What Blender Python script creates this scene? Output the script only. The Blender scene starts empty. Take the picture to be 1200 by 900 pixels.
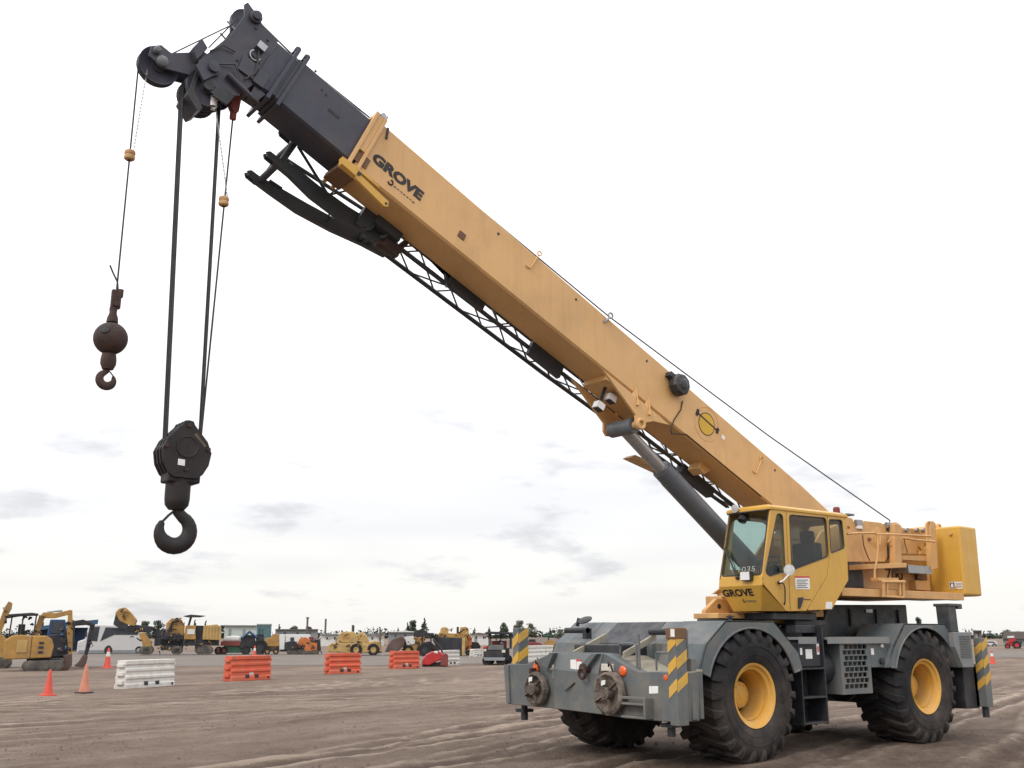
import bpy, bmesh, math, random
import numpy as np
from mathutils import Vector, Matrix
from mathutils.geometry import tessellate_polygon
random.seed(7); rng = np.random.default_rng(7)
D = bpy.data; SC = bpy.context.scene; COL = SC.collection

# ------------------------------------------------------------------ camera
F = 1198.56; TH = .2406; H = 1.7527; CX = 4.1824; CZ = 17.8645; YAW = .6576   # pixels of a 1200 px wide picture
ca, sa = math.cos(YAW), math.sin(YAW)
def c2w(lat, dep, z=0.0):                # metres to the right of / away from the camera -> world
    dx, dy = lat-CX, dep-CZ
    return Vector((-dx*ca-dy*sa, dx*sa-dy*ca, z))
CAMP = c2w(0, 0, H)
def ray(x, y):
    u = (450-y)/F; l = (x-600)/F
    d = math.cos(TH)-u*math.sin(TH); z = math.sin(TH)+u*math.cos(TH)
    return Vector((-l*ca-d*sa, l*sa-d*ca, z))
def hit(x, y, ax, c):                    # pixel -> point on an axis plane
    d = ray(x, y); return CAMP+d*((c-CAMP[ax])/d[ax])
def hitp(x, y, p0, n):
    d = ray(x, y); return CAMP+d*((Vector(p0)-CAMP).dot(n)/d.dot(n))
def ground_at(x, y):                     # pixel of a ground contact -> lateral, depth, metres per pixel
    d = ray(x, y); t = -H/d.z; u = (450-y)/F
    return (x-600)/F*t, t*(math.cos(TH)-u*math.sin(TH)), t/F
RZ = math.atan2(sa, -ca)                 # turns local x to picture right, local y to depth
cam = D.cameras.new('camera'); camo = D.objects.new('camera', cam); COL.objects.link(camo)
cam.sensor_width = 36; cam.lens = 36*F/1200; cam.clip_end = 6000; cam.clip_start = .1
fw = ray(600, 450).normalized()
camo.location = CAMP; camo.rotation_euler = fw.to_track_quat('-Z', 'Y').to_euler()
SC.camera = camo

# ------------------------------------------------------------------ world, sun, exposure
SUN_DIR = (c2w(-7, -9, 9)-c2w(0, 0, 0)).normalized()       # towards the sun: behind the camera, to its left
w = D.worlds.new('World'); SC.world = w; w.use_nodes = True
nt = w.node_tree; N = nt.nodes; N.clear()
def wn(t, **k):
    n = N.new(t)
    for a, b in k.items(): setattr(n, a, b)
    return n
out = wn('ShaderNodeOutputWorld'); bg = wn('ShaderNodeBackground'); nt.links.new(bg.outputs[0], out.inputs[0])
sky = wn('ShaderNodeTexSky', sky_type='NISHITA'); sky.sun_disc = False
sky.sun_elevation = math.asin(SUN_DIR.z); sky.sun_rotation = math.atan2(SUN_DIR.x, SUN_DIR.y)
tc = wn('ShaderNodeTexCoord'); sep = wn('ShaderNodeSeparateXYZ'); nt.links.new(tc.outputs['Generated'], sep.inputs[0])
def wmath(op, a, b=None, c=None, clamp=False):
    n = wn('ShaderNodeMath', operation=op); n.use_clamp = clamp
    for i, v in enumerate((a, b, c)):
        if v is None: continue
        if isinstance(v, (int, float)): n.inputs[i].default_value = v
        else: nt.links.new(v, n.inputs[i])
    return n.outputs[0]
el = wmath('MAXIMUM', sep.outputs[2], 0.0)
lum = wmath('MULTIPLY_ADD', el, 1.40, .985)                 # an overcast sky grows brighter to the zenith
# cloud layer: direction projected on a flat cloud deck
den = wmath('ADD', el, .10)
cxn = wmath('DIVIDE', sep.outputs[0], den); cyn = wmath('DIVIDE', sep.outputs[1], den)
cmb = wn('ShaderNodeCombineXYZ'); nt.links.new(cxn, cmb.inputs[0]); nt.links.new(cyn, cmb.inputs[1])
def wnoise(scale, detail, off=0):
    m = wn('ShaderNodeMapping'); m.inputs['Location'].default_value = (off, off*.7, 0); nt.links.new(cmb.outputs[0], m.inputs[0])
    n = wn('ShaderNodeTexNoise'); n.inputs['Scale'].default_value = scale; n.inputs['Detail'].default_value = detail
    n.inputs['Roughness'].default_value = .55; nt.links.new(m.outputs[0], n.inputs[0]); return n.outputs[0]
def wramp(v, a, b):
    m = wn('ShaderNodeMapRange'); m.interpolation_type = 'SMOOTHSTEP'; nt.links.new(v, m.inputs[0])
    m.inputs[1].default_value = a; m.inputs[2].default_value = b; return m.outputs[0]
den2 = wmath('ADD', el, .32); c2x = wmath('DIVIDE', sep.outputs[0], den2); c2y = wmath('DIVIDE', sep.outputs[1], den2)
cm2 = wn('ShaderNodeCombineXYZ'); nt.links.new(c2x, cm2.inputs[0]); nt.links.new(c2y, cm2.inputs[1]); nt.links.new(wmath('MULTIPLY', sep.outputs[2], 5.0), cm2.inputs[2])
sn = wn('ShaderNodeTexNoise'); sn.inputs['Scale'].default_value = 2.3; sn.inputs['Detail'].default_value = 7; sn.inputs['Roughness'].default_value = .58; nt.links.new(cm2.outputs[0], sn.inputs[0])
big = wramp(wnoise(.28, 3, 3.1), .40, .75); small = wmath('MULTIPLY', wramp(sn.outputs[0], .55, .68), wmath('SUBTRACT', 1.0, wramp(el, .16, .42)))
cl = wmath('ADD', wmath('MULTIPLY', big, .14), wmath('MULTIPLY', small, .21))
lum2 = wmath('MULTIPLY', lum, wmath('SUBTRACT', 1.0, cl))
colr = wn('ShaderNodeMix', data_type='RGBA'); colr.inputs[6].default_value = (1, .988, .955, 1); colr.inputs[7].default_value = (.975, .975, 1.0, 1)
nt.links.new(wramp(wmath('ADD', el, wmath('MULTIPLY', cl, 1.2)), .05, .30), colr.inputs[0])
ov = wn('ShaderNodeVectorMath', operation='SCALE'); nt.links.new(colr.outputs[2], ov.inputs[0]); nt.links.new(lum2, ov.inputs[3])
sk = wn('ShaderNodeVectorMath', operation='SCALE'); nt.links.new(sky.outputs[0], sk.inputs[0]); sk.inputs[3].default_value = .10
mx = wn('ShaderNodeMix', data_type='RGBA'); mx.inputs[0].default_value = .94
nt.links.new(sk.outputs[0], mx.inputs[6]); nt.links.new(ov.outputs[0], mx.inputs[7]); nt.links.new(mx.outputs[2], bg.inputs[0])
bg.inputs[1].default_value = 1.0
sl = D.lights.new('sun', 'SUN'); sl.energy = 1.3; sl.angle = math.radians(16); sl.color = (1, .95, .88)
so = D.objects.new('sun', sl); COL.objects.link(so); so.rotation_euler = SUN_DIR.to_track_quat('Z', 'Y').to_euler()
vs = SC.view_settings; vs.view_transform = 'Standard'; vs.look = 'None'; vs.exposure = 0; vs.gamma = 1; vs.use_curve_mapping = False

# ------------------------------------------------------------------ materials
MATS = {}
def mat(name, col, rough=.6, metal=0., var=.12, scale=1.2, spec=.4, dirt=None, dirt_amt=.0, dirt_scale=2.2, bump=.0, bscale=60, coat=0., lowdirt=None, grime=.0):
    """procedural paint: colour with large and fine variation, patches of dirt, fine relief"""
    m = D.materials.new(name); m.use_nodes = True; t = m.node_tree; n = t.nodes; L = t.links
    b = n['Principled BSDF']; b.inputs['Roughness'].default_value = rough; b.inputs['Metallic'].default_value = metal
    b.inputs['Specular IOR Level'].default_value = spec; b.inputs['Coat Weight'].default_value = coat; b.inputs['Coat Roughness'].default_value = .15
    co = n.new('ShaderNodeTexCoord')
    def noise(s, d, r=.6):
        x = n.new('ShaderNodeTexNoise'); x.inputs['Scale'].default_value = s; x.inputs['Detail'].default_value = d; x.inputs['Roughness'].default_value = r
        L.new(co.outputs['Object'], x.inputs[0]); return x.outputs[0]
    def rng_(v, a, b_, lo=0, hi=1):
        x = n.new('ShaderNodeMapRange'); L.new(v, x.inputs[0])
        for i, q in enumerate((a, b_, lo, hi)): x.inputs[i+1].default_value = q
        return x.outputs[0]
    def mix(fac, a, b_, blend='MIX'):
        x = n.new('ShaderNodeMix'); x.data_type = 'RGBA'; x.blend_type = blend
        for i, q in ((0, fac), (6, a), (7, b_)):
            if isinstance(q, (int, float)): x.inputs[i].default_value = q
            elif isinstance(q, tuple): x.inputs[i].default_value = (*q, 1) if len(q) == 3 else q
            else: L.new(q, x.inputs[i])
        return x.outputs[2]
    def mul(a, k):
        x = n.new('ShaderNodeMath'); x.operation = 'MULTIPLY'; L.new(a, x.inputs[0])
        if isinstance(k, (int, float)): x.inputs[1].default_value = k
        else: L.new(k, x.inputs[1])
        return x.outputs[0]
    dark = tuple(c*(1-var) for c in col); lite = tuple(min(1, c*(1+var)) for c in col)
    c = mix(rng_(noise(scale, 5), .3, .7), dark, lite)
    c = mix(rng_(noise(scale*14, 4), .55, .75, 0, var*.9), c, tuple(x*.55 for x in col))
    if grime:                                               # run marks and scuffs
        mp = n.new('ShaderNodeMapping'); L.new(co.outputs['Object'], mp.inputs[0]); mp.inputs['Scale'].default_value = (9, 9, .7)
        x = n.new('ShaderNodeTexNoise'); x.inputs['Scale'].default_value = 1.6; x.inputs['Detail'].default_value = 6; L.new(mp.outputs[0], x.inputs[0])
        c = mix(rng_(x.outputs[0], .52, .72, 0, grime), c, tuple(q*.45 for q in col))
    if dirt:
        c = mix(mul(rng_(noise(dirt_scale, 8, .65), .45, .68), dirt_amt), c, dirt)
    if lowdirt:                                             # dried mud thrown up from the wheels
        s = n.new('ShaderNodeSeparateXYZ'); L.new(co.outputs['Object'], s.inputs[0])
        z = rng_(s.outputs[2], lowdirt[0], lowdirt[1], 1, 0)
        k = rng_(noise(3.2, 8, .7), .35, .66)
        c = mix(mul(mul(z, k), lowdirt[3]), c, lowdirt[2])
    L.new(c, b.inputs['Base Color'])
    L.new(rng_(noise(scale*5, 5), .3, .75, max(.05, rough-.13), min(1, rough+.15)), b.inputs['Roughness'])
    if bump:
        bp = n.new('ShaderNodeBump'); bp.inputs['Strength'].default_value = bump; bp.inputs['Distance'].default_value = .02
        L.new(noise(bscale, 5), bp.inputs['Height']); L.new(bp.outputs[0], b.inputs['Normal'])
    MATS[name] = m; return m
DUST = (.30, .235, .17)
mat('boom_yellow', (.61, .365, .152), .48, var=.07, scale=.5, dirt=(.40, .235, .105), dirt_amt=.42, dirt_scale=1.1, spec=.4, grime=.14, bump=.04, bscale=3)
mat('cab_yellow', (.59, .335, .055), .4, var=.06, scale=.8, dirt=(.38, .225, .07), dirt_amt=.4, dirt_scale=1.6, spec=.45, grime=.14)
mat('tan_yellow', (.60, .335, .125), .5, var=.08, scale=.9, dirt=(.34, .20, .10), dirt_amt=.45, dirt_scale=3, grime=.15)
mat('rim_yellow', (.62, .33, .055), .5, var=.08, scale=2, dirt=(.5, .36, .2), dirt_amt=.45, dirt_scale=3.5)
mat('grey_paint', (.100, .117, .124), .52, var=.1, scale=.9, dirt=DUST, dirt_amt=.3, dirt_scale=2.6, lowdirt=(.4, 1.6, DUST, .35), grime=.2)
mat('grey_light', (.19, .205, .21), .5, var=.08, scale=.9, dirt=DUST, dirt_amt=.35, dirt_scale=2.6, grime=.1)
mat('dusty_deck', (.30, .27, .205), .85, var=.12, scale=2.5, dirt=(.15, .15, .15), dirt_amt=.4, dirt_scale=3.2, bump=.2)
mat('black_paint', (.022, .024, .03), .5, var=.2, scale=1.4, dirt=(.12, .10, .08), dirt_amt=.3)
mat('hood_slate', (.045, .05, .056), .5, var=.15, scale=1.2, dirt=DUST, dirt_amt=.2)
mat('dark_boom', (.040, .042, .062), .42, var=.15, scale=.9, dirt=(.10, .075, .055), dirt_amt=.35, dirt_scale=2.0, grime=.2)
mat('jib_grey', (.034, .04, .047), .5, var=.15, scale=1.5, dirt=(.1, .085, .07), dirt_amt=.2)
mat('rubber', (.016, .016, .018), .82, var=.2, scale=3, dirt=(.085, .07, .056), dirt_amt=.28, dirt_scale=3.8, spec=.25, bump=.15, lowdirt=(0, .5, (.13, .10, .08), .4))
mat('steel', (.32, .32, .33), .28, metal=.85, var=.1, scale=3)
mat('rod_steel', (.36, .34, .33), .3, metal=.45, var=.08, scale=2, dirt=(.2, .18, .16), dirt_amt=.3)
mat('cyl_grey', (.105, .115, .13), .45, var=.08, scale=1, dirt=DUST, dirt_amt=.12)
mat('rust', (.045, .026, .022), .75, var=.35, scale=4, dirt=(.085, .042, .03), dirt_amt=.6, dirt_scale=6, bump=.3)
mat('hook_black', (.015, .012, .013), .62, var=.3, scale=4, dirt=(.04, .024, .02), dirt_amt=.5, dirt_scale=5, bump=.2)
mat('red_wedge', (.20, .045, .035), .7, var=.3, scale=5)
mat('rope', (.035, .032, .034), .6, metal=.2, var=.3, scale=8)
mat('mud_pad', (.10, .08, .066), .9, var=.45, scale=5, dirt=(.25, .205, .165), dirt_amt=.85, dirt_scale=6, bump=.8, bscale=25)
mat('white_label', (.75, .74, .72), .6, var=.08, scale=12)
mat('red_label', (.55, .07, .06), .6)
mat('black_print', (.02, .016, .018), .6, var=.1)
mat('grey_print', (.10, .09, .08), .7)
mat('faint_print', (.30, .33, .33), .7)
mat('yellow_print', (.62, .38, .04), .6)
mat('stripe_yellow', (.62, .36, .05), .6, var=.15, dirt=(.3, .24, .16), dirt_amt=.4, dirt_scale=6)
mat('weight_tan', (.42, .25, .11), .7, var=.3, scale=9)
mat('amber', (.65, .10, .015), .25, var=.1, coat=.5)
mat('lens', (.55, .53, .45), .15, var=.1, coat=.5)
mat('white_metal', (.72, .71, .70), .4, var=.06)
mat('silver', (.50, .49, .48), .3, metal=.4, var=.15, scale=14)
mat('cord_brown', (.05, .028, .02), .7)
mat('brown_hatch', (.16, .085, .045), .7, var=.2)
mat('seat_dark', (.03, .03, .034), .85, var=.2)
mat('interior', (.10, .095, .085), .8, var=.15)
mat('wood_pale', (.42, .32, .22), .85, var=.15, scale=5)
def glass(name, tint, rough=.02, mixr=.0):
    m = D.materials.new(name); m.use_nodes = True; t = m.node_tree; n = t.nodes; L = t.links; n.clear()
    o = n.new('ShaderNodeOutputMaterial'); tr = n.new('ShaderNodeBsdfTransparent'); tr.inputs[0].default_value = (*tint, 1)
    g = n.new('ShaderNodeBsdfGlossy'); g.inputs['Roughness'].default_value = rough
    f = n.new('ShaderNodeFresnel'); f.inputs[0].default_value = 1.5; x = n.new('ShaderNodeMixShader')
    ge = n.new('ShaderNodeNewGeometry'); iv = n.new('ShaderNodeMath'); iv.operation = 'SUBTRACT'; iv.inputs[0].default_value = 1; L.new(ge.outputs['Backfacing'], iv.inputs[1])
    mu = n.new('ShaderNodeMath'); mu.operation = 'MULTIPLY'; L.new(f.outputs[0], mu.inputs[0]); L.new(iv.outputs[0], mu.inputs[1])
    L.new(mu.outputs[0], x.inputs[0]); L.new(tr.outputs[0], x.inputs[1]); L.new(g.outputs[0], x.inputs[2]); L.new(x.outputs[0], o.inputs[0])
    MATS[name] = m
glass('cab_glass', (.74, .82, .80))

# ------------------------------------------------------------------ mesh helpers
def I(): return Matrix.Identity(4)
class MB:
    def __init__(s, M=None): s.v = []; s.f = []; s.M = M or I()
    def add(s, vs_, fs):
        k = len(s.v); s.v += [s.M @ Vector(p) for p in vs_]; s.f += [tuple(k+i for i in f) for f in fs]; return s
    def box(s, x0, x1, y0, y1, z0, z1):
        x0, x1 = sorted((x0, x1)); y0, y1 = sorted((y0, y1)); z0, z1 = sorted((z0, z1))
        return s.add([(x0,y0,z0),(x1,y0,z0),(x1,y1,z0),(x0,y1,z0),(x0,y0,z1),(x1,y0,z1),(x1,y1,z1),(x0,y1,z1)],
                     [(0,3,2,1),(4,5,6,7),(0,1,5,4),(1,2,6,5),(2,3,7,6),(3,0,4,7)])
    def loft(s, rings, caps=True):                         # closed rings of equal count
        n = len(rings[0]); V = [p for r in rings for p in r]; Fs = []
        for i in range(len(rings)-1):
            for j in range(n):
                a = i*n+j; b = i*n+(j+1) % n; Fs.append((a, b, b+n, a+n))
        if caps: Fs.append(tuple(range(n-1, -1, -1))); Fs.append(tuple(range((len(rings)-1)*n, len(rings)*n)))
        return s.add(V, Fs)
    def prism(s, poly, ax, a, b):                          # 2-D polygon extruded along an axis
        def P(p, t):
            q = [p[0], p[1]]; q.insert(ax, t); return tuple(q)
        return s.loft([[P(p, a) for p in poly], [P(p, b) for p in poly]])
    def slab(s, loop, vec): return s.loft([[Vector(p) for p in loop], [Vector(p)+Vector(vec) for p in loop]])
    def panel(s, outer, holes, vec):                       # flat plate with openings
        loops = [[Vector(p) for p in outer]]+[[Vector(p) for p in h] for h in holes]; vec = Vector(vec)
        tri = tessellate_polygon(loops); flat = [p for l in loops for p in l]; n = len(flat)
        Fs = [tuple(t) for t in tri]+[tuple(i+n for i in reversed(t)) for t in tri]; k = 0
        for l in loops:
            m = len(l)
            for j in range(m): Fs.append((k+j, k+(j+1) % m, k+(j+1) % m+n, k+j+n))
            k += m
        return s.add(flat+[p+vec for p in flat], Fs)
    def ring(s, c, u, v, r, seg): return [c+(u*math.cos(2*math.pi*i/seg)+v*math.sin(2*math.pi*i/seg))*r for i in range(seg)]
    def cyl(s, p0, p1, r, seg=14, r2=None):
        p0, p1 = Vector(p0), Vector(p1); d = (p1-p0).normalized(); u = d.orthogonal().normalized(); v = d.cross(u)
        return s.loft([s.ring(p0, u, v, r, seg), s.ring(p1, u, v, r if r2 is None else r2, seg)])
    def tube(s, path, r, seg=8):
        P = [Vector(p) for p in path]; rings = []; u = None
        for i, p in enumerate(P):
            d = (P[min(i+1, len(P)-1)]-P[max(i-1, 0)]).normalized()
            u = d.orthogonal().normalized() if u is None else (u-d*u.dot(d)).normalized()
            rings.append(s.ring(p, u, d.cross(u), r[i] if isinstance(r, (list, tuple)) else r, seg))
        return s.loft(rings)
    def lathe(s, prof, c, ax, seg=32):                     # profile (radius, height) closed on the axis or as a ring
        c = Vector(c); ax = Vector(ax).normalized(); u = ax.orthogonal().normalized(); v = ax.cross(u)
        ring_ = prof[0][0] > .01 and prof[-1][0] > .01
        if ring_ and prof[0] != prof[-1]: prof = list(prof)+[prof[0]]
        return s.loft([s.ring(c+ax*h, u, v, max(r, 1e-4), seg) for r, h in prof], not ring_)
    def torus(s, c, ax, R, r, seg=20, n=8, a0=0, a1=2*math.pi):
        c = Vector(c); ax = Vector(ax).normalized(); u = ax.orthogonal().normalized(); v = ax.cross(u)
        full = abs(a1-a0-2*math.pi) < 1e-6
        return s.tube([c+(u*math.cos(a0+(a1-a0)*i/seg)+v*math.sin(a0+(a1-a0)*i/seg))*R for i in range(seg+1)], r, n)
    def sphere(s, c, r, seg=20, sc=(1, 1, 1)):
        c = Vector(c); rings = []
        for i in range(1, seg//2):
            a = math.pi*i/(seg//2)
            rings.append([c+Vector((math.sin(a)*math.cos(2*math.pi*j/seg)*sc[0], math.sin(a)*math.sin(2*math.pi*j/seg)*sc[1], -math.cos(a)*sc[2]))*r for j in range(seg)])
        return s.loft(rings)
    def build(s, name, m, parent=None, bevel=.0, smooth=False, kind=None, label=None):
        me = D.meshes.new(name); me.from_pydata([tuple(p) for p in s.v], [], s.f)
        bm = bmesh.new(); bm.from_mesh(me); bmesh.ops.recalc_face_normals(bm, faces=bm.faces)
        bm.to_mesh(me); bm.free()
        me.materials.append(MATS[m] if isinstance(m, str) else m)
        if smooth:
            me.polygons.foreach_set('use_smooth', [True]*len(me.polygons)); me.set_sharp_from_angle(angle=math.radians(38))
        o = D.objects.new(name, me); COL.objects.link(o); o.parent = parent
        if bevel:
            b = o.modifiers.new('bevel', 'BEVEL'); b.width = bevel; b.segments = 2; b.limit_method = 'ANGLE'; b.angle_limit = math.radians(30)
        if kind: o['kind'] = kind
        if label: o['label'] = label
        return o
def rpoly(pts, r, seg=4):                                  # round the corners of a 3-D loop
    P = [Vector(p) for p in pts]; o = []
    for i, p in enumerate(P):
        a = (P[i-1]-p); b = (P[(i+1) % len(P)]-p); k = min(r, a.length*.45, b.length*.45)
        A = p+a.normalized()*k; B = p+b.normalized()*k
        for j in range(seg+1):
            t = j/seg; o.append(A*(1-t)**2+p*2*t*(1-t)+B*t*t)
    return o
def thing(name, label, cat, loc=(0, 0, 0), rz=0, group=None):
    o = D.objects.new(name, None); COL.objects.link(o); o.location = loc; o.rotation_euler = (0, 0, rz); o.empty_display_size = .3
    o['label'] = label; o['category'] = cat
    if group: o['group'] = group
    return o
def tag(o, label, cat, group=None):
    o['label'] = label; o['category'] = cat
    if group: o['group'] = group
    return o
def copy_tree(o, parent=None):
    c = o.copy(); COL.objects.link(c); c.parent = parent
    for ch in list(o.children): copy_tree(ch, c)
    return c
def text(body, name, m, parent, origin, xd, yd, size, width=None, bold=.0, th=.004, sx=1.0):
    """flat lettering as a mesh: origin = lower left corner, xd/yd = reading and up direction"""
    cu = D.curves.new(name, 'FONT'); cu.body = body; cu.size = 1; cu.offset = bold; cu.extrude = .0; cu.resolution_u = 3
    ob = D.objects.new(name, cu); COL.objects.link(ob); bpy.context.view_layer.update()
    me = D.meshes.new_from_object(ob.evaluated_get(bpy.context.evaluated_depsgraph_get())); D.objects.remove(ob); D.curves.remove(cu)
    co = np.array([v.co[:] for v in me.vertices]); lo, hi = co.min(0), co.max(0)
    k = size/(hi[1]-lo[1]); kx = (width/(hi[0]-lo[0])) if width else k*sx
    xd, yd = Vector(xd).normalized(), Vector(yd).normalized(); nz = xd.cross(yd)
    for v in me.vertices: v.co = Vector(origin)+xd*((v.co.x-lo[0])*kx)+yd*((v.co.y-lo[1])*k)+nz*th
    me.materials.clear(); me.materials.append(MATS[m]); me.name = name
    o = D.objects.new(name, me); COL.objects.link(o); o.parent = parent; return o

# ------------------------------------------------------------------ ground
def vnoise(x, y, seed):
    r = np.random.default_rng(seed).random((64, 64)); xi = np.floor(x).astype(int); yi = np.floor(y).astype(int)
    fx = x-xi; fy = y-yi; fx = fx*fx*(3-2*fx); fy = fy*fy*(3-2*fy)
    g = lambda a, b: r[a % 64, b % 64]
    return (g(xi, yi)*(1-fx)+g(xi+1, yi)*fx)*(1-fy)+(g(xi, yi+1)*(1-fx)+g(xi+1, yi+1)*fx)*fy-.5
def grow(a, step, end, k=1.16):
    o = []; s = step; p = a
    while abs(p) < abs(end): s *= k; p += s*(1 if end > a else -1); o.append(p)
    return o
def build_ground():
    la = np.array(grow(-15, .1, -2600)[::-1]+list(np.arange(-15, 15.01, .1))+grow(15, .1, 2600))
    de = np.array(grow(11.5, .1, -60)[::-1]+list(np.arange(11.5, 34, .1))+grow(34, .1, 3500))
    A, B = np.meshgrid(la, de); nx, ny = len(la), len(de)
    rut = np.zeros_like(A); lite = np.zeros_like(A)
    #            dep at lat 0, slope, curve, half gauge, width, depth, paleness
    tracks = [(18.7, 1.62, .02, .95, .26, .045, .95), (15.2, 1.35, -.02, .95, .28, .035, .5), (25.5, 1.50, .0, .95, .30, .035, .6), (31., 1.30, .01, 1.0, .35, .03, .5), (40., 1.55, .0, 1.0, .38, .03, .5), (48., 1.4, .0, 1.0, .4, .03, .5),
              (22.4, .95, .0, 1.0, .3, .03, .5), (34., .62, .0, 1.0, .35, .025, .45), (12.2, 1.15, .015, 1.0, .26, .04, .7), (7.0, 1.5, .0, 1.0, .28, .04, .6), (1.5, 1.7, .0, 1.0, .3, .035, .5), (28.5, .25, .004, 1.0, .35, .02, .35), (20.5, 2.3, .0, 1.0, .28, .035, .6), (44., 1.0, .0, 1., .4, .03, .45)]
    for a, b, c, g, wd, dp, pl in tracks:
        t = (B-a-b*A-c*A*A)/np.sqrt(1+b*b)+vnoise(A*.25, B*.25, int(a*7))*.5
        fade = np.clip(vnoise(A*.18+9, B*.05, int(a*3))*2.5+.75, 0, 1)
        for sgn in (-1, 1):
            q = (t-sgn*g)/wd
            rut += fade*dp*(-np.exp(-q*q*1.6)+.55*np.exp(-(np.abs(q)-1.35)**2*5))
            lite += fade*pl*(np.exp(-(np.abs(q)-1.3)**2*14)*(.95+.9*vnoise(A*2.2, B*2.2, 21)+.6*vnoise(A*7, B*7, 22))-np.exp(-q*q*2)*.45)
    near = np.clip((60-np.abs(B))/25, 0, 1)*np.clip((60-np.abs(A))/25, 0, 1)
    u = A*.55+B*.835; v = -A*.835+B*.55
    z = rut+.045*vnoise(u*.22, v*.6, 3)+.022*vnoise(u*.8, v*2.2, 4)+.03*vnoise(u*2.0, v*2.9, 5)+.024*vnoise(A*3.9, B*3.9, 6)*np.clip(1.1-np.abs(rut)*18, .3, 1)+.012*vnoise(A*8.3, B*8.3, 8)
    z += np.exp(-((A-5)/8.)**2-((B-15.5)/6.)**2)*(.05*vnoise(A*2.6, B*2.6, 31)+.035*vnoise(A*5.1, B*5.1, 32))
    z *= near
    # level under the crane
    X = -(A-CX)*ca-(B-CZ)*sa; Y = (A-CX)*sa-(B-CZ)*ca
    for wx in (2.21, -2.21):
        for wy in (1.36, -1.36):
            q = ((X-wx)/.7)**2+((Y-wy)/.55)**2; z = z*(1-np.exp(-q))+np.exp(-q)*.012
    me = D.meshes.new('ground')
    V = np.stack([X, Y, z], -1).reshape(-1, 3)
    ii = (np.arange(ny-1)[:, None]*nx+np.arange(nx-1)[None]).ravel()
    Fq = np.stack([ii, ii+1, ii+1+nx, ii+nx], 1)
    me.vertices.add(len(V)); me.vertices.foreach_set('co', V.ravel()); me.loops.add(Fq.size); me.loops.foreach_set('vertex_index', Fq.ravel())
    me.polygons.add(len(Fq)); me.polygons.foreach_set('loop_start', np.arange(len(Fq))*4); me.polygons.foreach_set('loop_total', np.full(len(Fq), 4))
    me.polygons.foreach_set('use_smooth', np.ones(len(Fq), bool)); me.update(); me.validate()
    q = np.exp(-((A-4.5)/8.)**2-((B-15.5)/5.5)**2)+.8*np.exp(-((A-11)/5.)**2-((B-17)/7.)**2); ch_ = me.attributes.new('churn', 'FLOAT', 'POINT'); ch_.data.foreach_set('value', np.clip(q, 0, 1).ravel().astype(np.float32))
    at = me.attributes.new('track', 'FLOAT', 'POINT'); at.data.foreach_set('value', (lite*near).ravel().astype(np.float32))
    o = D.objects.new('ground', me); COL.objects.link(o); o['kind'] = 'structure'
    if me.polygons[0].normal.z < 0: me.flip_normals()
    m = D.materials.new('dirt'); m.use_nodes = True; t = m.node_tree; n = t.nodes; L = t.links; b = n['Principled BSDF']
    b.inputs['Roughness'].default_value = .95; b.inputs['Specular IOR Level'].default_value = .15
    co = n.new('ShaderNodeTexCoord')
    def noise(sc, d, st=None, r=.62, off=0):
        mp = n.new('ShaderNodeMapping'); L.new(co.outputs['Object'], mp.inputs[0]); mp.vector_type = 'TEXTURE'
        mp.inputs['Rotation'].default_value = (0, 0, RZ+.99); mp.inputs['Scale'].default_value = (st or 1, 1, 1); mp.inputs['Location'].default_value = (off, off, 0)
        x = n.new('ShaderNodeTexNoise'); x.inputs['Scale'].default_value = sc; x.inputs['Detail'].default_value = d; x.inputs['Roughness'].default_value = r
        L.new(mp.outputs[0], x.inputs[0]); return x.outputs[0]
    def mr(v, a, bb, lo=0, hi=1):
        x = n.new('ShaderNodeMapRange'); L.new(v, x.inputs[0])
        for i, q in enumerate((a, bb, lo, hi)): x.inputs[i+1].default_value = q
        return x.outputs[0]
    def mix(f, a, bb):
        x = n.new('ShaderNodeMix'); x.data_type = 'RGBA'
        for i, q in ((0, f), (6, a), (7, bb)):
            if isinstance(q, tuple): x.inputs[i].default_value = (*q, 1)
            elif isinstance(q, float): x.inputs[i].default_value = q
            else: L.new(q, x.inputs[i])
        return x.outputs[2]
    c = mix(mr(noise(.22, 8, 2.2, r=.68), .36, .64), (.150, .108, .082), (.275, .208, .165))
    c = mix(mr(noise(.6, 8, 4.5, off=5, r=.68), .50, .66, 0, .7), c, (.33, .26, .205))    # dry, pale streaks along the traffic
    c = mix(mr(noise(.5, 8, 4., off=31, r=.68), .50, .65, 0, .85), c, (.105, .072, .054))  # damp patches
    c = mix(mr(noise(2.6, 8, 1.5, off=11), .46, .70, 0, .55), c, (.125, .092, .072))
    c = mix(mr(noise(5.5, 7, 1.3, off=3), .52, .72, 0, .5), c, (.235, .195, .16))
    c = mix(mr(noise(17, 6, r=.7), .55, .70, 0, .75), c, (.34, .28, .23)); c = mix(mr(noise(21, 6, off=7, r=.7), .54, .68, 0, .8), c, (.085, .063, .05))
    a = n.new('ShaderNodeAttribute'); a.attribute_name = 'track'
    c = mix(mr(a.outputs['Fac'], .05, .7, 0, .9), c, (.40, .325, .255)); c = mix(mr(a.outputs['Fac'], -.03, -.3, 0, .6), c, (.09, .066, .052))
    ac = n.new('ShaderNodeAttribute'); ac.attribute_name = 'churn'
    mm = n.new('ShaderNodeMath'); mm.operation = 'MULTIPLY'; L.new(ac.outputs['Fac'], mm.inputs[0]); L.new(mr(noise(1.7, 8, 1.4, r=.7, off=77), .38, .62, .25, 1), mm.inputs[1])
    c = mix(mr(mm.outputs[0], 0, 1, 0, .75), c, (.082, .056, .043))                            # churned, darker soil round the crane
    L.new(c, b.inputs['Base Color'])
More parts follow.
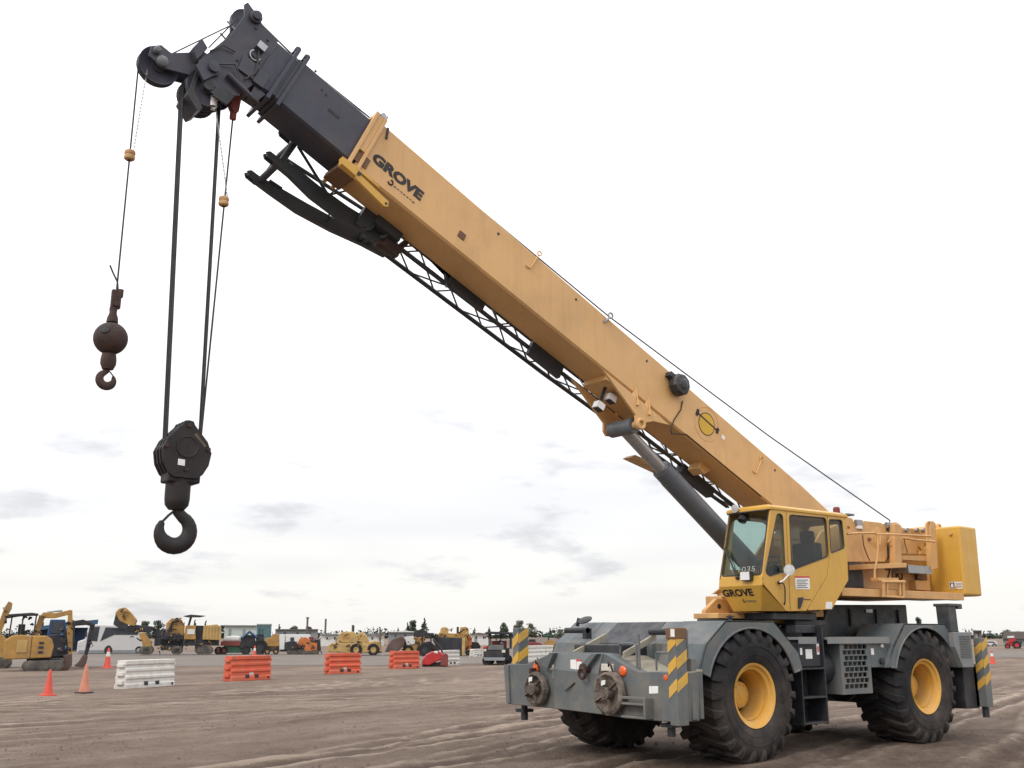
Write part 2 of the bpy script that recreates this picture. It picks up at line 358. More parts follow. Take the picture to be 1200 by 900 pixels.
    bp = n.new('ShaderNodeBump'); bp.inputs['Strength'].default_value = 1.0; bp.inputs['Distance'].default_value = .05
    ad = n.new('ShaderNodeMath'); ad.operation = 'ADD'; L.new(noise(7, 8, 2.0), ad.inputs[0]); L.new(noise(40, 4), ad.inputs[1]); L.new(ad.outputs[0], bp.inputs['Height'])
    L.new(bp.outputs[0], b.inputs['Normal']); me.materials.append(m)
build_ground()
def cl(lat, dep, z): return c2w(lat, dep, z)
mat('gravel_grey', (.175, .15, .132), .95, var=.15, scale=.25, dirt=(.11, .092, .078), dirt_amt=.7, dirt_scale=.5, spec=.15)
mb = MB(); pts = [(-140, 57), (-60, 58.5), (-25, 60), (-8, 63), (3, 69), (40, 84), (160, 110)]; pb = [(-140, 118), (-60, 112), (-25, 108), (-8, 106), (3, 108), (40, 118), (160, 135)]
V = [cl(a, b, .012) for a, b in pts]+[cl(a, b, .012) for a, b in pb]; n_ = len(pts)
mb.add(V, [(i, i+1, i+1+n_, i+n_) for i in range(n_-1)]); mb.build('gravel_road', 'gravel_grey', kind='structure')
# pebbles and clods
mb = MB()
for i in range(5000):
    d = 12.5+26*random.random()**1.5; l = (random.random()-.5)*1.15*d; r = .008+.028*random.random()**4
    p = cl(l, d, .0); a = random.random()*6
    mb.add([p+Vector((math.cos(a+k*2.1)*r, math.sin(a+k*2.1)*r, -.004)) for k in range(3)]+[p+Vector((r*.2, 0, r*.6+.004))], [(0, 1, 2), (0, 3, 1), (1, 3, 2), (2, 3, 0)])
mat('clod', (.13, .098, .076), .95, var=.3, scale=3)
mb.build('loose_clods', 'clod', kind='stuff')

# ------------------------------------------------------------------ crane
CR = thing('mobile_crane', 'large yellow and grey rough terrain crane with raised boom standing on the dirt', 'crane')
AL = .4491; Z0 = 4.8776; bc, bs = math.cos(AL), math.sin(AL)
BM = Matrix(((bc, 0, -bs, 0), (0, 1, 0, 0), (bs, 0, bc, Z0), (0, 0, 0, 1)))     # (along boom, left, up from boom top)
def bq(x, y, yy):                                                                # pixel on a plane beside the boom -> along, up
    p = hit(x, y, 1, yy); return (p.x*bc+(p.z-Z0)*bs, -p.x*bs+(p.z-Z0)*bc)
def P(o, *a, **k): return o.build(*a, **k)

# wheels
def make_wheel():
    w = D.objects.new('wheel', None); COL.objects.link(w)
    R = .935; t = MB()
    prof = [(.43, .30), (.50, .335), (.62, .352), (.74, .345), (.82, .325), (.872, .285), (.885, .18), (.888, 0)]
    prof = prof+[(r, -h) for r, h in prof[-2::-1]]
    t.lathe(prof+[(.40, -.28), (.40, .28), (.43, .30)], (0, 0, 0), (0, 1, 0), 72)
    nl = 22
    for sd in (-1, 1):
        for k in range(nl):
            a0 = 2*math.pi*(k+(.5 if sd > 0 else 0))/nl
            def pt(r, h, a): return (r*math.sin(a), sd*h, r*math.cos(a))
            rings = []
            for (h, ri, ro, da, wd) in ((-.02, .87, .932, -.02, .052), (.12, .87, .935, .05, .055), (.24, .86, .932, .115, .062), (.318, .82, .915, .155, .066), (.350, .76, .845, .165, .05), (.356, .70, .765, .168, .03)):
                rings.append([pt(ri, h-.03, a0+da-wd*1.25), pt(ro, h, a0+da-wd*.9), pt(ro, h, a0+da+wd*.9), pt(ri, h-.03, a0+da+wd*1.25)])
            t.loft(rings)
    for rr in (.56, .68): t.torus((0, .349 if rr > .6 else .342, 0), (0, 1, 0), rr, .006, 48, 5)
    ty = t.build('tyre', 'rubber', w, smooth=True)
    r = MB(); r.lathe([(.395, -.27), (.44, -.27), (.44, -.30), (.395, -.30), (.36, -.25), (.35, .05), (.345, .20), (.36, .27), (.405, .285), (.415, .31), (.447, .322), (.452, .30), (.43, .285), (.42, .22), (.395, .2)], (0, 0, 0), (0, 1, 0), 64)
    rim = r.build('rim', 'rim_yellow', w, smooth=True)
    d = MB(); d.lathe([(.001, -.11), (.355, -.11), (.355, .10), (.35, .215), (.335, .225), (.322, .20), (.315, .05), (.30, -.04), (.27, -.06), (.001, -.06)], (0, 0, 0), (0, 1, 0), 56)
    d.build('disc', 'rim_yellow', w, smooth=True)
    h = MB(); h.lathe([(.001, -.06), (.195, -.06), (.195, .06), (.18, .085), (.18, .095), (.165, .107), (.05, .110), (.045, .116), (.001, .116)], (0, 0, 0), (0, 1, 0), 40); hub = h.build('hub', 'rim_yellow', w, smooth=True)
    b = MB()
    for k in range(14):
        a = 2*math.pi*k/14; b.cyl((.245*math.sin(a), -.062, .245*math.cos(a)), (.245*math.sin(a), -.03, .245*math.cos(a)), .016, 6)
    for k in range(10):
        a = 2*math.pi*k/10; b.cyl((.14*math.sin(a), .10, .14*math.cos(a)), (.14*math.sin(a), .118, .14*math.cos(a)), .011, 6)
    b.build('wheel_bolts', 'rim_yellow', w, kind='stuff')
    return w
w0 = make_wheel()
for i, (wx, sd, spin) in enumerate(((2.21, 1, .1), (-2.21, 1, .9), (2.21, -1, .4), (-2.21, -1, 1.3))):
    o = w0 if i == 0 else copy_tree(w0)
    o.parent = CR; o.scale = (1, 1.24, 1); o.location = (wx, sd*1.285, .915); o.rotation_euler = (0, spin, 0 if sd > 0 else math.pi)

# carrier frame, axles
mb = MB(); mb.box(-3.7, 3.7, -.52, .52, .78, 1.62).box(-1.2, 1.5, -1.0, 1.0, 1.05, 1.66).box(2.9, 3.9, -.9, .9, .74, 1.25)
mb.build('carrier_frame', 'black_paint', CR, bevel=.02)
for wx in (2.21, -2.21):
    mb = MB(); mb.cyl((wx, -1.25, .915), (wx, 1.25, .915), .16, 16); mb.sphere((wx, .0, .92), .34, 16, (1, .9, 1)); mb.cyl((wx, .9, .915), (wx, 1.3, .915), .26, 20); mb.cyl((wx, -.9, .915), (wx, -1.3, .915), .26, 20)
    mb.build('axle', 'black_paint', CR, smooth=True)
# fenders: outer face with wheel arch, sloped top plates
def arc(cx, cz, r, a0, a1, n): return [(cx+r*math.cos(a0+(a1-a0)*i/n), cz+r*math.sin(a0+(a1-a0)*i/n)) for i in range(n+1)]
FF = [(3.36, 1.24), (3.20, 1.63), (2.76, 1.95), (1.70, 1.95), (1.15, 1.50), (1.07, 1.24)]
RF = [(-1.14, 1.24), (-1.33, 1.55), (-1.72, 1.94), (-2.97, 1.94), (-3.28, 1.67), (-3.47, 1.24)]
ARF = arc(2.30, .98, 1.02, math.radians(18), math.radians(163), 18); ARF = [(min(x, 3.33), z) for x, z in ARF]
for nm, poly, cx, cz, yo in (('F', FF, 2.22, .95, 1.68), ('R', RF, -2.30, .98, 1.68)):
    for sd in (1, -1):
        mb = MB(); yo = 1.68 if sd > 0 else 1.56
        a = [(cx+.97*math.cos(math.radians(t)), cz+.90*math.sin(math.radians(t))) for t in range(16, 166, 7)]
        a = [(poly[0][0]-.09, 1.24)]+a+[(poly[-1][0]+.09, 1.24)]
        # outer face as a strip between the outline and the arch
        cum = [0]
        for i in range(1, len(poly)): cum.append(cum[-1]+math.dist(poly[i], poly[i-1]))
        def at(t):
            t *= cum[-1]
            for i in range(1, len(poly)):
                if t <= cum[i]+1e-9:
                    k = (t-cum[i-1])/(cum[i]-cum[i-1]); return (poly[i-1][0]+(poly[i][0]-poly[i-1][0])*k, poly[i-1][1]+(poly[i][1]-poly[i-1][1])*k)
        outl = sorted(set([c_/cum[-1] for c_ in cum]+[i/(len(a)-1) for i in range(len(a))]))
        o2 = [at(t) for t in outl]
        loop = o2+a[::-1]
        mb.panel([(x, sd*yo, z) for x, z in loop], [], (0, -sd*.03, 0))
        yi = .86
        for i in range(len(poly)-1):
            (x0, z0), (x1, z1) = poly[i], poly[i+1]
            d = Vector((x1-x0, 0, z1-z0)).normalized(); nrm = Vector((d.z, 0, -d.x)); nrm = nrm if nrm.z < 0 or (abs(nrm.z) < .05) else -nrm
            if abs(d.x) < .3: nrm = Vector((-1, 0, 0)) if x0 > cx else Vector((1, 0, 0))
            mb.slab([(x0, sd*yo, z0), (x1, sd*yo, z1), (x1, sd*yi, z1), (x0, sd*yi, z0)], nrm*.025)
        mb.build('fender', 'grey_paint', CR, bevel=.006)
        # rolled lip round the arch
        lip = MB(); lip.tube([(x, sd*(yo+.001), z) for x, z in a], .016, 6); lip.build('fender_lip', 'grey_paint', CR, smooth=True)
# front hood between the fenders: pale shoulders, black glare panel
yn, yf = .30, -.62
for y0, y1, m, nm in ((.861, .522, 'grey_paint', 'hood'), (.52, -.52, 'black_paint', 'glare_panel'), (-.522, -.859, 'grey_paint', 'hood')):
    mb = MB(); mb.loft([[(1.2, y, 1.62), (1.2, y, 1.945), (2.76, y, 1.945), (3.20, y, 1.63), (3.20, y, 1.3)] for y in (y0, y1)]); mb.build(nm, m, CR, bevel=.012)
# dusty front deck sloping down to the bumper and side plates beside the winch well
fp = lambda x, y: (lambda q: (q.y, q.z))(hit(x, y, 0, 3.96))
top = [fp(795, 787), fp(748, 787), fp(708, 765), fp(649, 764), fp(617, 778), fp(594, 778)]
bot = [fp(595, 825), fp(654, 831), fp(709, 838), fp(734, 842), fp(795, 847)]
mb = MB()
for i in range(5):
    (ya, za), (yb, zb) = top[i], top[i+1]
    xk = 3.22 if i in (1, 2, 3) else 3.50
    mb.slab([(3.9, ya, za-.02), (3.9, yb, zb-.02), (xk, yb, max(zb-.02, 1.30)), (xk, ya, max(za-.02, 1.30))], (0, 0, -.02))
mb.build('front_deck', 'dusty_deck', CR)
for ya in (.80, -.27):
    mb = MB(); mb.slab([(3.93, ya+.02, 1.52), (3.20, ya-.06, 1.77), (3.20, ya-.13, 1.77), (3.90, ya-.05, 1.52)], (0, 0, -.09)); mb.build('deck_rib', 'dusty_deck', CR, bevel=.005)
# front outrigger box
mb = MB(); mb.loft([[(3.96, y, z) for y, z in top+bot], [(3.55, y, z-(.02 if i < 6 else 0)) for i, (y, z) in enumerate(top+bot)]])
fo = mb.build('outrigger_box', 'grey_paint', CR, bevel=.012)
def onf(x, y, pr=0): p = hit(x, y, 0, 3.96+pr); return p
mb = MB()                                               # end plates, raised centre plate and its slanted ribs
mb.slab([onf(649, 765.5), onf(707, 766.5), onf(700, 800), onf(648, 795)], (.02, 0, 0))
mb.build('centre_plate', 'grey_light', CR, bevel=.004)
mb = MB()
for a, b, c_, d in (((650, 764.5), (655, 765), (648, 783), (641, 780)), ((699, 766), (706, 766), (693, 783), (686, 780))):
    mb.slab([onf(*a), onf(*b), onf(*c_), onf(*d)], (.11, 0, 0))
mb.slab([onf(650, 784), onf(704, 789), onf(708, 837), onf(652, 830)], (.035, 0, 0))
mb.build('centre_rib', 'grey_paint', CR, bevel=.006)
for lp in (((776, 788), (795, 788), (795, 846), (778, 845)), ((592, 779), (597, 779), (599, 824), (595, 824))):
    mb = MB(); mb.slab([onf(*q_) for q_ in lp], (.03, 0, 0)); mb.build('end_plate', 'grey_paint', CR, bevel=.006)
mb = MB()
p = onf(745, 818); mb.box(3.96, 4.10, p.y-.14, p.y+.32, .83, .86); mb.box(3.96, 4.12, p.y+.30, p.y+.335, .66, .93); mb.box(3.96, 4.11, p.y-.14, p.y+.33, .66, .69); mb.box(4.06, 4.10, p.y-.16, p.y+.32, .905, .94)
mb.build('bumper_step', 'grey_paint', CR, bevel=.005)
# muddy outrigger floats hung on the bumper
def float_pad(px, py, k, seed):
    rr = random.Random(seed); c = onf(px, py); m2 = MB(); n = 26
    ring = lambda x, R, j: [(x, c.y+R*math.cos(2*math.pi*i/n)*(1+j*rr.uniform(-.05, .05)), c.z+R*math.sin(2*math.pi*i/n)*(1+j*rr.uniform(-.05, .05))) for i in range(n)]
    m2.loft([ring(3.97, .25*k, 1), ring(4.02, .30*k, 1.4), ring(4.09, .295*k, 1.4), ring(4.115, .25*k, 1.4), ring(4.05, .19*k, 1), ring(4.02, .09*k, 1)])
    f = m2.build('outrigger_float', 'mud_pad', CR, bevel=.006)
    m3 = MB()
    for a in (.6, 2.0, 3.6, 5.0):
        y, z = math.cos(a), math.sin(a); m3.slab([(4.08, c.y+y*.07, c.z+z*.07), (4.08, c.y+y*.26*k, c.z+z*.26*k), (4.085, c.y+y*.26*k-z*.02, c.z+z*.26*k+y*.02), (4.10, c.y+y*.07-z*.02, c.z+z*.07+y*.02)], (.06, 0, 0))
    m3.cyl((4.02, c.y, c.z), (4.16, c.y, c.z), .085, 14); m3.cyl((4.15, c.y, c.z), (4.17, c.y, c.z), .055, 12)
    m3.build('float_rib', 'mud_pad', f, bevel=.004)
    m4 = MB(); m4.tube([(4.06, c.y+.10, c.z+.25), (4.1, c.y+.09, c.z+.38), (4.08, c.y+.02, c.z+.42), (4.03, c.y-.03, c.z+.36)], .014, 6); m4.box(3.96, 4.10, c.y-.12, c.y-.07, c.z+.22, c.z+.30); m4.build('float_hook', 'rust', f, smooth=True)
    m5 = MB(); m5.slab([(4.15, c.y-.06, c.z+.10), (4.15, c.y+.02, c.z+.12), (4.15, c.y+.03, c.z+.18), (4.15, c.y-.05, c.z+.17)], (.006, 0, 0)); m5.build('pad_label', 'white_label', f)
float_pad(634, 807, .82, 1); float_pad(720, 812, .98, 5)
def lamp(px, py, r, m, parent, name, x=3.96, sq=False):
    c = hit(px, py, 0, x); m2 = MB()
    if sq: m2.box(x-.01, x+.035, c.y-r*1.25, c.y+r*1.25, c.z-r, c.z+r)
    else: m2.lathe([(.001, 0), (r*1.15, 0), (r*1.15, .02), (r, .026), (r*.8, .04), (.001, .047)], (x-.003, c.y, c.z), (1, 0, 0), 20)
    return m2.build(name, m, parent, smooth=not sq, bevel=.008 if sq else 0)
for px, py, r in ((629, 782, .062), (730.5, 786.5, .062), (782, 794, .046)): lamp(px, py, r, 'amber', fo, 'marker_light')
lamp(713, 786, .095, 'lens', fo, 'headlight', sq=True)
lamp(647, 780, .06, 'lens', fo, 'headlight')
mb = MB(); c = onf(690.5, 783); mb.cyl((3.97, c.y, c.z), (4.10, c.y, c.z), .07, 14); mb.torus((4.10, c.y, c.z-.07), (1, 0, 0), .07, .022, 14, 8); mb.build('tow_shackle', 'rust', fo, smooth=True)
def label_plate(loop, vec, m='white_label', name='label_plate', parent=fo): return MB().slab(loop, vec).build(name, m, parent)
label_plate([onf(761, 804), onf(771.5, 804), onf(771.5, 812.5), onf(761, 813)], (.006, 0, 0))
label_plate([onf(670, 773), onf(676.8, 773), onf(676.8, 784.5), onf(670, 783.5)], (.026, 0, 0))
label_plate([onf(677.2, 774), onf(683, 774), onf(683, 784.5), onf(677.2, 784.5)], (.026, 0, 0))
label_plate([onf(677.2, 772.8), onf(683, 772.8), onf(683, 775), onf(677.2, 775)], (.029, 0, 0), 'red_label', 'warning_strip')
mb = MB(); a = onf(672, 808); mb.tube([(4.0, a.y+.08, a.z+.1), (4.03, a.y-.10, a.z-.02)], .012, 6); mb.build('drain_lever', 'rust', fo)
# outrigger jack posts with yellow stripes
def jack_post(xc, yc, z0, z1, sd, n):
    m2 = MB(); m2.box(xc-.10, xc+.10, yc-.075, yc+.075, z0, z1); p_ = m2.build('jack_post', 'grey_paint', CR, bevel=.01)
    for k in range(n):
        zc = z1-.22-k*.29
        s1 = MB(); s1.slab([(xc+.101, yc-.074, zc-.10), (xc+.101, yc+.074, zc+.02), (xc+.101, yc+.074, zc+.16), (xc+.101, yc-.074, zc+.04)], (.004, 0, 0)); s1.build('hazard_stripe', 'stripe_yellow', p_)
        s1 = MB(); s1.slab([(xc+.099, yc+sd*.076, zc-.02), (xc-.099, yc+sd*.076, zc+.10), (xc-.099, yc+sd*.076, zc+.24), (xc+.099, yc+sd*.076, zc+.12)], (0, sd*.004, 0)); s1.build('hazard_stripe', 'stripe_yellow', p_)
    return p_
q = hit(799, 735, 0, 3.86); jp = jack_post(3.90, 1.80, .60, 1.84, 1, 3)
mb = MB(); mb.box(3.79, 4.02, 1.71, 1.885, 1.70, 1.845); mb.build('post_cap', 'brown_hatch', jp, bevel=.01)
label_plate([(4.021, 1.81, 1.73), (4.021, 1.88, 1.73), (4.021, 1.88, 1.83), (4.021, 1.81, 1.83)], (.004, 0, 0), parent=jp)
mb = MB(); mb.box(3.60, 3.70, 1.68, 1.86, .66, 1.45); mb.box(3.42, 3.5, 1.62, 1.80, .66, 1.3); mb.build('jack_guard', 'grey_paint', CR, bevel=.01)
jf = jack_post(3.80, -1.70, .72, 1.86, 1, 3)
for y, z0 in ((-1.60, .46), (1.55, .44)):
    mb = MB(); mb.cyl((3.80, y, z0+.16), (3.80, y, z0+.3), .05, 12); mb.box(3.70, 3.90, y-.10, y+.10, z0+.12, z0+.17); mb.cyl((3.80, y, z0), (3.80, y, z0+.14), .055, 12); mb.build('jack_foot', 'black_paint', CR)
# grab rails on the deck
def rail(pts, r=.014, m='grey_paint', name='grab_rail', parent=CR): return MB().tube(pts, r, 8).build(name, m, parent, smooth=True)
rail([(3.85, .98, 1.28), (3.85, .98, 1.62), (3.85, .86, 1.64), (3.82, .62, 1.63), (3.80, .60, 1.60), (3.80, .60, 1.35)])
rail([(3.83, 1.62, 1.28), (3.83, 1.62, 1.50), (3.83, 1.58, 1.52), (3.83, 1.36, 1.52), (3.83, 1.34, 1.50), (3.83, 1.34, 1.28)])
rail([(3.84, 1.02, 1.30), (3.84, 1.02, 1.76)], .02); rail([(3.60, 1.70, 1.40), (3.60, 1.70, 1.82)], .018)
# hood furniture: mirror dish, latch bars
p = hit(681, 726, 0, 2.98); mb = MB(); mb.lathe([(.001, 0), (.11, 0), (.12, .02), (.09, .035), (.001, .04)], (p.x, p.y+.1, p.z-.02), (.5, .1, 1), 20); mb.cyl((p.x, p.y-.1, p.z-.1), (p.x, p.y-.05, p.z+.02), .03, 8); mb.build('hood_mirror', 'black_paint', CR, smooth=True)
for px, py in ((680, 741), (782, 743)):
    p = hit(px, py, 0, 3.26); mb = MB(); mb.cyl((3.28, p.y-.32, p.z+.03), (3.28, p.y+.2, p.z+.03), .045, 12); mb.box(3.2, 3.32, p.y+.12, p.y+.2, p.z-.1, p.z+.06); mb.build('hood_latch', 'black_paint', CR)
p = hit(804, 722, 0, 2.6); mb = MB(); mb.cyl((2.4, 1.45, 1.94), (2.4, 1.45, 2.03), .03, 10); mb.cyl((2.4, 1.45, 2.0), (2.4, 1.45, 2.02), .06, 12); mb.build('filler_cap', 'black_paint', CR)
# side: walkways, steps, air tank, grille box, battery box
for x0, x1, y0, y1 in ((1.05, .62, .9, 1.60), (.36, -1.30, 1.0, 1.62)):
    mb = MB(); mb.box(x0, x1, y0, y1, 1.68, 1.72); mb.build('walkway', 'grey_light', CR, bevel=.004)
    mb = MB(); mb.box(x0, x1, y1+.002, y1+.02, 1.62, 1.724); mb.build('walkway_edge', 'grey_light', CR)
mb = MB(); mb.box(1.04, .46, .86, 1.28, .70, 1.66)
mb.build('step_housing', 'black_paint', CR, bevel=.01)
for z in (.45, .82, 1.24):
    mb = MB(); mb.box(.44, 1.0, 1.22, 1.60, z, z+.03); mb.build('side_step', 'black_paint', CR, bevel=.005)
mb = MB(); mb.box(.42, .445, 1.22, 1.60, .44, 1.90); mb.box(1.0, 1.025, 1.22, 1.60, .44, 1.30); mb.box(.446, .999, 1.225, 1.24, .47, 1.24); mb.build('step_frame', 'black_paint', CR, bevel=.004)
mb = MB(); mb.box(.45, 1.0, 1.36, 1.56, 1.28, 1.66); mb.box(.45, .95, 1.3, 1.5, 1.78, 1.90); pnl = mb.build('step_panel', 'black_paint', CR, bevel=.012)
for x0, x1, z0, z1, m_ in ((.84, .68, 1.40, 1.54, 'white_label'), (.56, .50, 1.46, 1.62, 'white_label'), (.545, .515, 1.50, 1.58, 'red_label'), (.97, .92, 1.46, 1.56, 'white_label')):
    label_plate([(x0, 1.562 if m_[0] == 'w' else 1.567, z0), (x1, 1.562 if m_[0] == 'w' else 1.567, z0), (x1, 1.562 if m_[0] == 'w' else 1.567, z1), (x0, 1.562 if m_[0] == 'w' else 1.567, z1)], (0, .004, 0), m_, parent=pnl)
mb = MB(); mb.cyl((.36, 1.20, 1.26), (.04, 1.20, 1.26), .30, 28); mb.cyl((.40, 1.2, 1.26), (.36, 1.2, 1.26), .27, 28); mb.build('air_cleaner', 'black_paint', CR, smooth=True)
# grille box with real openings
gx0, gx1, gz0, gz1, gy = .02, -.78, .85, 1.66, 1.60
holes = []
for r in range(8):
    for k in range(5):
        wd_h = .112; xa = gx0-.115-k*.124+(.0 if r % 2 else .04); xe = xa-wd_h; za = gz0+.085+r*.086
        holes.append([(xa, gy, za), (xe, gy, za), (xe, gy, za+.066), (xa, gy, za+.066)])
mb = MB(); mb.panel([(gx0, gy, gz0), (gx1, gy, gz0), (gx1, gy, gz1), (gx0, gy, gz1)], holes, (0, -.03, 0)); gb = mb.build('radiator_grille', 'grey_paint', CR)
mb = MB(); mb.box(gx1+.04, gx0-.03, 1.1, gy-.09, gz0+.03, gz1-.03); mb.build('radiator_core', 'black_paint', gb)
mb = MB(); mb.box(gx0-.025, gx0, .95, gy-.031, gz0, gz1).box(gx1, gx1+.025, .95, gy-.031, gz0, gz1).box(gx1+.026, gx0-.026, .95, gy-.031, gz0, gz0+.025).box(gx1+.026, gx0-.026, .95, gy-.031, gz1-.025, gz1); mb.build('grille_box', 'grey_paint', CR, bevel=.004)
mb = MB(); mb.box(-.79, -1.32, 1.0, 1.58, 1.24, 1.66); bx = mb.build('battery_box', 'grey_paint', CR, bevel=.012)
label_plate([(-.84, 1.582, 1.44), (-.92, 1.582, 1.44), (-.92, 1.582, 1.54), (-.84, 1.582, 1.54)], (0, .004, 0), parent=bx)
mb = MB(); mb.cyl((-1.1, 1.57, 1.34), (-1.1, 1.62, 1.34), .05, 12); mb.build('switch_knob', 'black_paint', bx); mb = MB(); mb.lathe([(.001, 0), (.035, 0), (.03, .03), (.001, .035)], (-1.14, 1.58, 1.58), (0, 1, 0), 12); mb.build('marker_light', 'white_metal', bx)
# rear: engine hood, exhaust, louvred cover, outrigger box and post
mb = MB(); mb.loft([[(-.85, y, 1.72), (-1.15, y, 2.26), (-3.55, y, 2.30), (-3.55, y, 1.72)] for y in (.62, -.9)])
eh = mb.build('engine_hood', 'hood_slate', CR, bevel=.02)
for x in (-1.7, -2.5, -3.2):
    mb = MB(); mb.box(x, x-.05, .62, .66, 1.9, 2.2); mb.build('hood_rib', 'black_paint', eh)
mb = MB(); mb.box(-2.2, -2.4, .62, .65, 2.14, 2.20); mb.build('hood_handle', 'steel', eh)
mb = MB(); mb.loft([[(-3.06, y, 1.55), (-3.06, y, 1.80), (-3.62, y, 1.80), (-3.62, y, 1.20), (-3.26, y, 1.20)] for y in (1.78, .9)]); lv = mb.build('louvre_cover', 'grey_light', CR, bevel=.01)
for k in range(9):
    mb = MB(); mb.box(-3.22, -3.56, 1.775, 1.80, 1.38+k*.043, 1.395+k*.043); mb.build('louvre', 'grey_paint', lv)
mb = MB(); mb.slab([(-3.05, 1.5, 1.80), (-3.30, 1.5, 1.80), (-3.30, 1.74, 1.80), (-3.05, 1.74, 1.80)], (0.02, 0, .46)); mb.box(-3.36, -3.02, 1.46, 1.76, 2.24, 2.29); mb.box(-3.50, -3.34, 1.50, 1.74, 2.20, 2.29)
mb.build('exhaust_stack', 'hood_slate', CR, bevel=.012)
mb = MB(); mb.box(-3.45, -3.9, -1.75, 1.66, .50, 1.22); mb.build('rear_outrigger_box', 'black_paint', CR, bevel=.012)
rp = jack_post(-3.98, 1.74, .52, 1.70, 1, 3)
mb = MB(); mb.box(-3.80, -4.2, 1.62, 1.66, .52, 1.25); mb.build('end_plate', 'grey_paint', CR, bevel=.006)
mb = MB(); mb.cyl((-4.0, 1.7, .34), (-4.0, 1.7, .55), .06, 12); mb.build('jack_foot', 'black_paint', CR)
# turntable
mb = MB(); mb.lathe([(.001, 1.6), (1.05, 1.6), (1.05, 1.86), (.95, 1.90), (.95, 2.05), (.001, 2.05)], (.1, 0, 0), (0, 0, 1), 56); mb.build('turntable', 'black_paint', CR, smooth=True)
mb = MB()
for k in range(40):
    a = 2*math.pi*k/40; mb.cyl((.1+.99*math.cos(a), .99*math.sin(a), 1.86), (.1+.99*math.cos(a), .99*math.sin(a), 1.91), .022, 6)
mb.build('turntable_bolts', 'steel', CR, kind='stuff')

# ------------------------------------------------------------------ superstructure
mb = MB(); mb.box(.6, -1.0, -.62, .62, 2.05, 2.40); mb.box(.3, -4.1, -.62, .62, 2.40, 2.46); mb.box(-.5, -4.1, .62, 1.40, 2.38, 2.455); mb.box(1.35, .4, .16, .40, 2.02, 2.36)
mb.build('superstructure_base', 'tan_yellow', CR, bevel=.015)
q0 = hit(826, 722, 1, .55)
mb = MB(); mb.prism([(1.90, 2.02), (1.88, 2.13), (1.60, 2.31), (1.38, 2.31), (1.30, 2.02)], 1, .44, .52); mb.prism([(1.92, 2.0), (1.92, 2.08), (1.2, 2.08), (1.2, 2.0)], 1, .30, .80); np_ = mb.build('front_bracket', 'tan_yellow', CR, bevel=.01)
mb = MB(); mb.cyl((1.56, .515, 2.19), (1.56, .525, 2.19), .04, 14); mb.build('bracket_hole', 'black_paint', np_)
mb = MB(); mb.slab([(.75, 1.22, 2.10), (.35, 1.22, 2.10), (.95, .95, 1.92), (1.2, .95, 1.92)], (0, -.3, -.02)); mb.build('cab_mount', 'tan_yellow', CR)
mb = MB(); mb.box(1.30, .25, .62, 1.38, 1.98, 2.085); mb.box(.7, -.1, 1.1, 1.3, 1.9, 1.98); mb.build('cab_underframe', 'black_paint', CR, bevel=.01)
mb = MB(); mb.slab([(.85, .96, 1.93), (.45, .96, 1.93), (.10, 1.30, 2.10), (.62, 1.36, 2.10)], (0, 0, .02)); mb.build('under_cab_plate', 'tan_yellow', CR)
# main side plates carrying the boom foot and the hoists
ys = .62
SP = [(.45, 2.44), (-.55, 2.95), (-1.1, 3.52), (-1.55, 3.66), (-2.95, 3.66), (-3.3, 3.55), (-4.1, 3.55), (-4.1, 2.46)]
for sd in (1, -1):
    mb = MB(); mb.panel([(x, sd*ys, z) for x, z in SP], [[(-1.95-.10*k_, sd*ys, 3.0+.3*(k_ % 2)) for k_ in (0, 1)]+[(-2.15, sd*ys, 2.75)]], (0, -sd*.05, 0))
    mb.build('side_plate', 'tan_yellow', CR, bevel=.006)
Q = lambda x, y, yy=1.15: hit(x, y, 1, yy)
def sp(loop_px, yy, th, name, m='tan_yellow', hole=None, bev=.008, parent=CR):
    mb = MB(); mb.panel([Q(a, b, yy) for a, b in loop_px], [[Q(a, b, yy) for a, b in h] for h in (hole or [])], (0, -th, 0)); return mb.build(name, m, parent, bevel=bev)
def zq(zx, zy): return (980+zx/6.667, 590+zy/6.667)          # coordinates read off an enlargement
def circ(cx, cy, r, n=14): return [(cx+r*math.cos(2*math.pi*i/n), cy+r*math.sin(2*math.pi*i/n)) for i in range(n)]
hp = sp([zq(*p) for p in ((60, 100), (125, 115), (150, 165), (205, 160), (215, 135), (350, 150), (390, 180), (400, 420), (380, 455), (75, 455))], 1.02, .05, 'hoist_plate', hole=[[zq(*p) for p in circ(94, 195, 16)], [zq(*p) for p in circ(190, 205, 14)]])
sp([zq(*p) for p in ((95, 458), (205, 462), (215, 655), (80, 672))], 1.0, .3, 'rear_cab_panel', 'black_paint')
sp([zq(*p) for p in ((207, 458), (620, 480), (735, 520), (735, 690), (215, 660))], .86, .06, 'model_plate')
t0 = Q(*zq(390, 588), .865); t1 = Q(*zq(510, 588), .865)
text('700', 'model_number', 'black_print', CR, (t0.x, .866, t0.z-.02), (-1, 0, 0), (0, 0, 1), .21, width=abs(t0.x-t1.x)*1.1, bold=.008)
